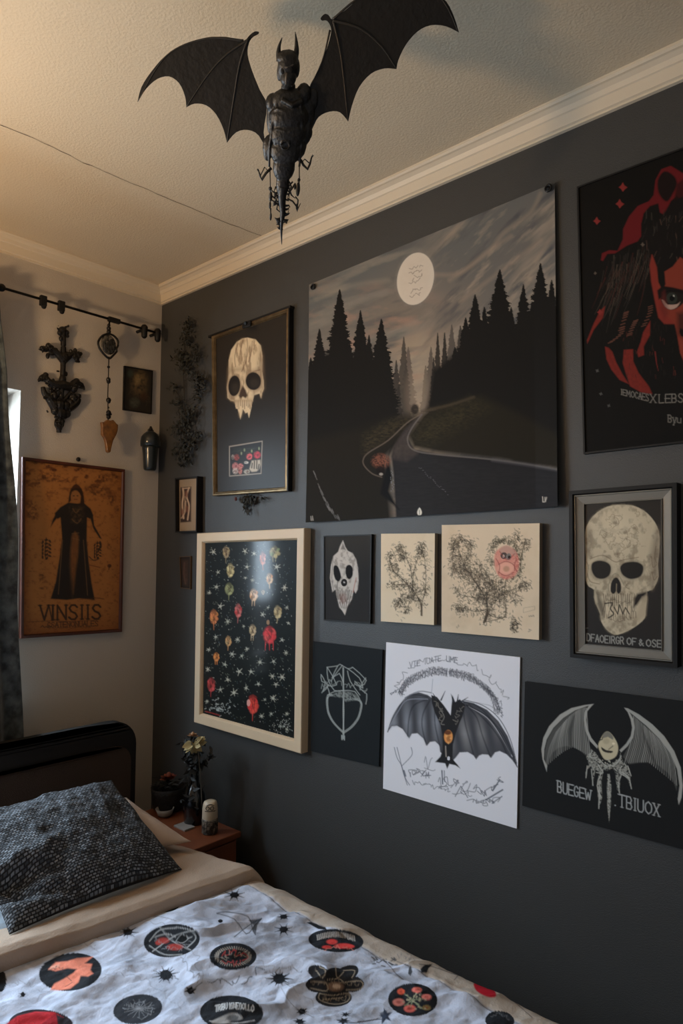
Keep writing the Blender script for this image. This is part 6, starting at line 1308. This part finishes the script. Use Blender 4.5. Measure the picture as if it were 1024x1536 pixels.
# woven cloth with light dashes
m = bpy.data.materials.new('woven_cloth'); m.use_nodes = True; nt = m.node_tree; b_ = nt.nodes['Principled BSDF']; b_.inputs['Roughness'].default_value = .9
tc = nt.nodes.new('ShaderNodeTexCoord'); ns = nt.nodes.new('ShaderNodeTexNoise'); ns.inputs['Scale'].default_value = 26; ad = nt.nodes.new('ShaderNodeVectorMath'); ad.operation = 'MULTIPLY_ADD'; ad.inputs[1].default_value = (.003, .003, .003)
nt.links.new(tc.outputs['UV'], ns.inputs['Vector']); nt.links.new(ns.outputs['Color'], ad.inputs[0]); nt.links.new(tc.outputs['UV'], ad.inputs[2])
br = nt.nodes.new('ShaderNodeTexBrick'); br.inputs['Scale'].default_value = 1; br.inputs['Brick Width'].default_value = 1/42; br.inputs['Row Height'].default_value = 1/60; br.inputs['Mortar Size'].default_value = .0045; br.inputs['Mortar Smooth'].default_value = .6; br.inputs['Bias'].default_value = .1
br.inputs['Color1'].default_value = (*lin((140, 148, 158)), 1); br.inputs['Color2'].default_value = (*lin((52, 56, 62)), 1); br.inputs['Mortar'].default_value = (*lin((24, 26, 31)), 1)
nt.links.new(ad.outputs[0], br.inputs['Vector']); nt.links.new(br.outputs['Color'], b_.inputs['Base Color'])
bp = nt.nodes.new('ShaderNodeBump'); bp.inputs['Strength'].default_value = .8; bp.inputs['Distance'].default_value = .003; bp.invert = True
nt.links.new(br.outputs['Fac'], bp.inputs['Height']); nt.links.new(bp.outputs['Normal'], b_.inputs['Normal']); M_knit = m
kC, kD = Z(273, 1304, .695), Z(14, 1402, .695); kB = Z(167, 1170, .835); kA = kB+(kD-kC)*1.0+np.array([0, 0, -.005])
fk = lambda U, V: -.034*np.exp(-((V-.25*U-.62)/.16)**2)*np.clip(-U-.15, 0, 1)*1.6-.026*np.exp(-((V-.5*U-1.0)/.10)**2)*np.clip(-U-.1, 0, 1)*1.6+.018*np.exp(-((V+.1*U-.15)/.12)**2)*np.clip(-U, 0, 1)
pillow('pillow', kA, kB, kC, kD, .072, M_knit, 'square dark woven cushion with pale dashes leaning on the bed pillows', n=150, wr=.012, seed=4, fold=fk)
M_bp = mat('beige_pillowcase', (178, 158, 142), .9, bump=(200, .3, 3)); M_wp = mat('pale_pillowcase', (160, 172, 184), .9, bump=(120, .4, 3))
p1, p2 = Z(190, 1196, .765), Z(287, 1262, .705)

pillow('pillow', p1+np.array([-.16, -.40, -.02]), p1, p2, p2+np.array([-.16, -.42, -.02]), .058, M_bp, 'beige pillow showing behind the woven cushion on the nightstand side', n=70, seed=8)
q1, q2 = Z(38, 1332, .690), Z(30, 1394, .672)
pillow('pillow', q1+np.array([-.16, -.5, 0]), q1+np.array([-.16, -.03, 0]), q2+np.array([0, .03, 0]), q2+np.array([0, -.5, 0]), .030, M_wp, 'pale blue-grey pillow under the woven cushion at the left edge', n=60, seed=14)

# ================================================================ nightstand and what stands on it
NZ = .58; M_ns = mat('nightstand_wood', (122, 68, 40), .45, var=(9, (92, 48, 28), .3))
ns_ = thing('nightstand', (.42, -.22, 0), 'narrow reddish wooden nightstand between the bed and the dark wall', 'nightstand')
box('body', (.235, -.352, .04), (.600, -.075, NZ-.018), M_ns, ns_, .003); box('tabletop', (.228, -.358, NZ-.018), (.613, -.067, NZ), M_ns, ns_, .003)
dr = box('drawer', (.600, -.345, .40), (.607, -.082, NZ-.025), M_ns, ns_, .002)
bm = bmesh.new(); sph(bm, (.617, -.21, .475), .011, 10); from_bm('knob', bm, M_black, dr, smooth=True)
for y in (-.345, -.105):
    for x in (.24, .57): box('leg', (x, y, 0), (x+.025, y+.025, .045), M_ns, ns_)
def N(px, py, z=NZ): return Z(px, py, z)
# candle jar
cb = N(314.5, 1249); h_ = .098; rr_ = .0245
cj = thing('candle_jar', cb, 'small pale jar with dark lettering at the front of the nightstand', 'jar')
M_jar = mat('pale_jar', (196, 180, 156), .4, coat=.3)
bm = bmesh.new(); lathe(bm, cb, [(rr_*.95, 0), (rr_*1.05, .003), (rr_*1.05, .044), (rr_*1.0, .047)], 28); from_bm('body', bm, mat('jar_lower', (120, 110, 98), .4, var=(75, (40, 34, 30), .06)), cj, smooth=True)
bm = bmesh.new(); lathe(bm, cb+np.array([0, 0, .045]), [(rr_*.98, 0), (rr_*1.02, .003), (rr_*1.0, .030), (rr_*.92, .044), (rr_*.80, .052), (rr_*.5, .055)], 28); up_ = from_bm('lid', bm, M_jar, cj, smooth=True)
bm = bmesh.new(); toC = CAM-cb; a0 = math.atan2(toC[1], toC[0])
def onjar(da, z, e=1.03): return cb+np.array([rr_*e*math.cos(a0+da), rr_*e*math.sin(a0+da), z])
for k in range(13):
    da = -1.15+k*.19
    if k % 2 == 0: tube(bm, [onjar(da, .008, 1.06), onjar(da, .038, 1.06)], .0009, 5)
    tube(bm, [onjar(da, .022+(k % 3)*.006, 1.06), onjar(da+.14, .024+(k % 3)*.006, 1.06)], .0008, 5)
for z in (.0055, .041): tube(bm, [onjar(-1.2+k*.2, z, 1.06) for k in range(13)], .0007, 5)
from_bm('lettering', bm, mat('ink', (40, 32, 28), .7), cj)
bm = bmesh.new()
for c_, r_ in ((-.35, .24), (.25, .24)):
    for k in range(8): t0, t1 = k*PI/4, (k+1)*PI/4; tube(bm, [onjar(c_+r_*math.cos(t0), .083+.006*math.sin(t0), .99), onjar(c_+r_*math.cos(t1), .083+.006*math.sin(t1), .99)], .0011, 5)
tube(bm, [onjar(-.7+k*.2, .074, 1.02) for k in range(8)], .0012, 5); tube(bm, [onjar(-.7+k*.2, .095-.002*abs(k-3.5), .86) for k in range(8)], .0016, 5)
from_bm('emblem', bm, mat('ink2', (46, 34, 28), .7), up_)
# cream silk flower on a tall stem in a black bottle
vb = N(291, 1234); dep = np.dot(vb-CAM, MR[2])
def V3(px, py, dd=0.0): return D(px, py, dep+dd)
vs_ = thing('bottle_vase', vb, 'black bottle vase full of dark dried leaves beside the wall', 'vase')
M_vase = mat('black_glass', (10, 10, 12), .15, coat=.6)
bm = bmesh.new(); lathe(bm, vb, [(.030, 0), (.034, .006), (.036, .05), (.034, .09), (.022, .115), (.013, .13), (.012, .165), (.016, .17)], 28); from_bm('bottle', bm, M_vase, vs_, smooth=True)
bm = bmesh.new(); R = random.Random(31)
M_dl = mat('black_leaf', (22, 22, 22), .7, var=(60, (40, 42, 40), .15))
for k in range(26):
    top = vb+np.array([R.gauss(0, .030), R.gauss(0, .022)-.01, .165+R.uniform(.01, .12)]); c = cat([vb+np.array([0, 0, .15]), (vb+top)/2+np.array([R.gauss(0, .012), R.gauss(0, .01), .09]), top], 4)
    tube(bm, c, .0009, 5)
    for j in range(7): p = c[R.randrange(3, len(c))]; leaf(bm, p, (R.gauss(0, 1), R.gauss(-.3, .7), R.gauss(0, .8)), (R.gauss(0, 1), -1, R.gauss(0, 1)), R.uniform(.016, .03), R.uniform(.008, .014), .3)
for k in range(30): leaf(bm, vb+np.array([R.gauss(.0, .03), R.gauss(-.02, .015), R.uniform(.07, .17)]), (R.gauss(0, 1), R.gauss(-.5, .5), R.gauss(-.4, .8)), (R.gauss(0, 1), -1, R.gauss(0, 1)), R.uniform(.02, .034), .012, .3)
from_bm('foliage', bm, M_dl, vs_, fix=False)
sb = V3(303, 1212, -.01); fl = thing('silk_flower', V3(303, 1232, -.01), 'cream flower on a long grey stem standing in the dark bouquet', 'flower')
bm = bmesh.new(); tube(bm, cat([V3(303, 1230, -.012), V3(302, 1190, -.02), V3(299, 1150, -.02), V3(297, 1128, -.02), V3(291, 1118, -.02)], 5), .0017, 8); from_bm('stem', bm, mat('grey_stem', (96, 92, 84), .6), fl, smooth=True)
M_pet = mat('cream_petal', (192, 178, 128), .7, var=(30, (160, 138, 92), .3))
def rose(c, r, m, parent, name, n_=10, up=(0, 0, 1), seed=0):
    bm = bmesh.new(); R = random.Random(seed); c = np.array(c)
    for k in range(n_):
        t = k*2.4; lay = k/n_; rr = r*(.25+.75*lay); dd = Vector((math.cos(t), math.sin(t), 1.1-lay*1.3)); leaf(bm, c-np.array([0, 0, r*.3]), dd, (-math.cos(t)*.3, -math.sin(t)*.3, 1), r*(.7+.6*lay), r*(.8+.4*lay), .35-.5*lay)
    sph(bm, c, (r*.35, r*.35, r*.45), 10); return from_bm(name, bm, m, parent, fix=False, smooth=True)
for k, (px, py, r_) in enumerate(((280, 1117, .020), (302, 1108, .021), (292, 1127, .017), (285, 1124, .016), (298, 1116, .018))):
    bm = bmesh.new(); c = V3(px, py, -.02)
    for j in range(5): leaf(bm, V3(291, 1116, -.02), Vector([float(q_) for q_ in (c-V3(291, 1116, -.02))])+Vector((R.gauss(0, .006), R.gauss(0, .006), R.gauss(0, .006))), (R.gauss(.3, .4), -1, R.gauss(.3, .4)), r_*1.9, r_*1.2, R.uniform(.1, .4))
    from_bm('petal', bm, M_pet, fl, fix=False, smooth=True)
rose(V3(289, 1101, -.022), .017, mat('peach_bud', (168, 128, 92), .7), fl, 'bud', 9)
# black basket with an orange rose
gb = N(252, 1214); dep = np.dot(gb-CAM, MR[2])
bk_ = thing('basket', gb, 'low black basket at the back of the nightstand behind the pillow', 'basket')
bm = bmesh.new(); lathe(bm, gb, [(.040, 0), (.052, .01), (.058, .06), (.060, .078), (.056, .078), (.050, .06), (.036, .012)], 28); from_bm('bowl', bm, mat('basket_black', (18, 16, 16), .8, bump=(160, .8, 2)), bk_, smooth=True)
bm = bmesh.new()
for k in range(34): leaf(bm, gb+np.array([R.gauss(0, .028), R.gauss(0, .024), R.uniform(.06, .10)]), (R.gauss(0, 1), R.gauss(0, 1), R.gauss(.6, .6)), (0, 0, 1), R.uniform(.018, .032), .013, .3)
from_bm('foliage', bm, M_dl, bk_, fix=False)
rose(V3(253, 1163, 0), .027, mat('orange_petal', (146, 76, 50), .7, var=(40, (104, 44, 34), .25)), None, 'silk_rose', 16); bpy.data.objects['silk_rose'].data.name = 'silk_rose'
tag(bpy.data.objects['silk_rose'], 'orange rose bloom lying on the black basket', 'flower')

# pale bowl and small book
wb = N(247, 1224); bm = bmesh.new(); lathe(bm, wb+np.array([.0, 0, 0]), [(.016, 0), (.024, .006), (.031, .026), (.029, .026), (.022, .008), (.012, .004)], 24)
tag(from_bm('bowl', bm, mat('grey_bowl', (140, 134, 128), .5), smooth=True), 'small pale grey bowl in front of the black basket', 'bowl')
nb = N(286, 1238); bm = bmesh.new(); bx(bm, (nb[0]-.03, nb[1]-.045, NZ+.0002), (nb[0]+.03, nb[1]-.005, NZ+.006), .001); tag(from_bm('notebook', bm, mat('pale_cover', (138, 134, 130), .7)), 'thin pale notebook lying on the nightstand by the black bottle', 'book')
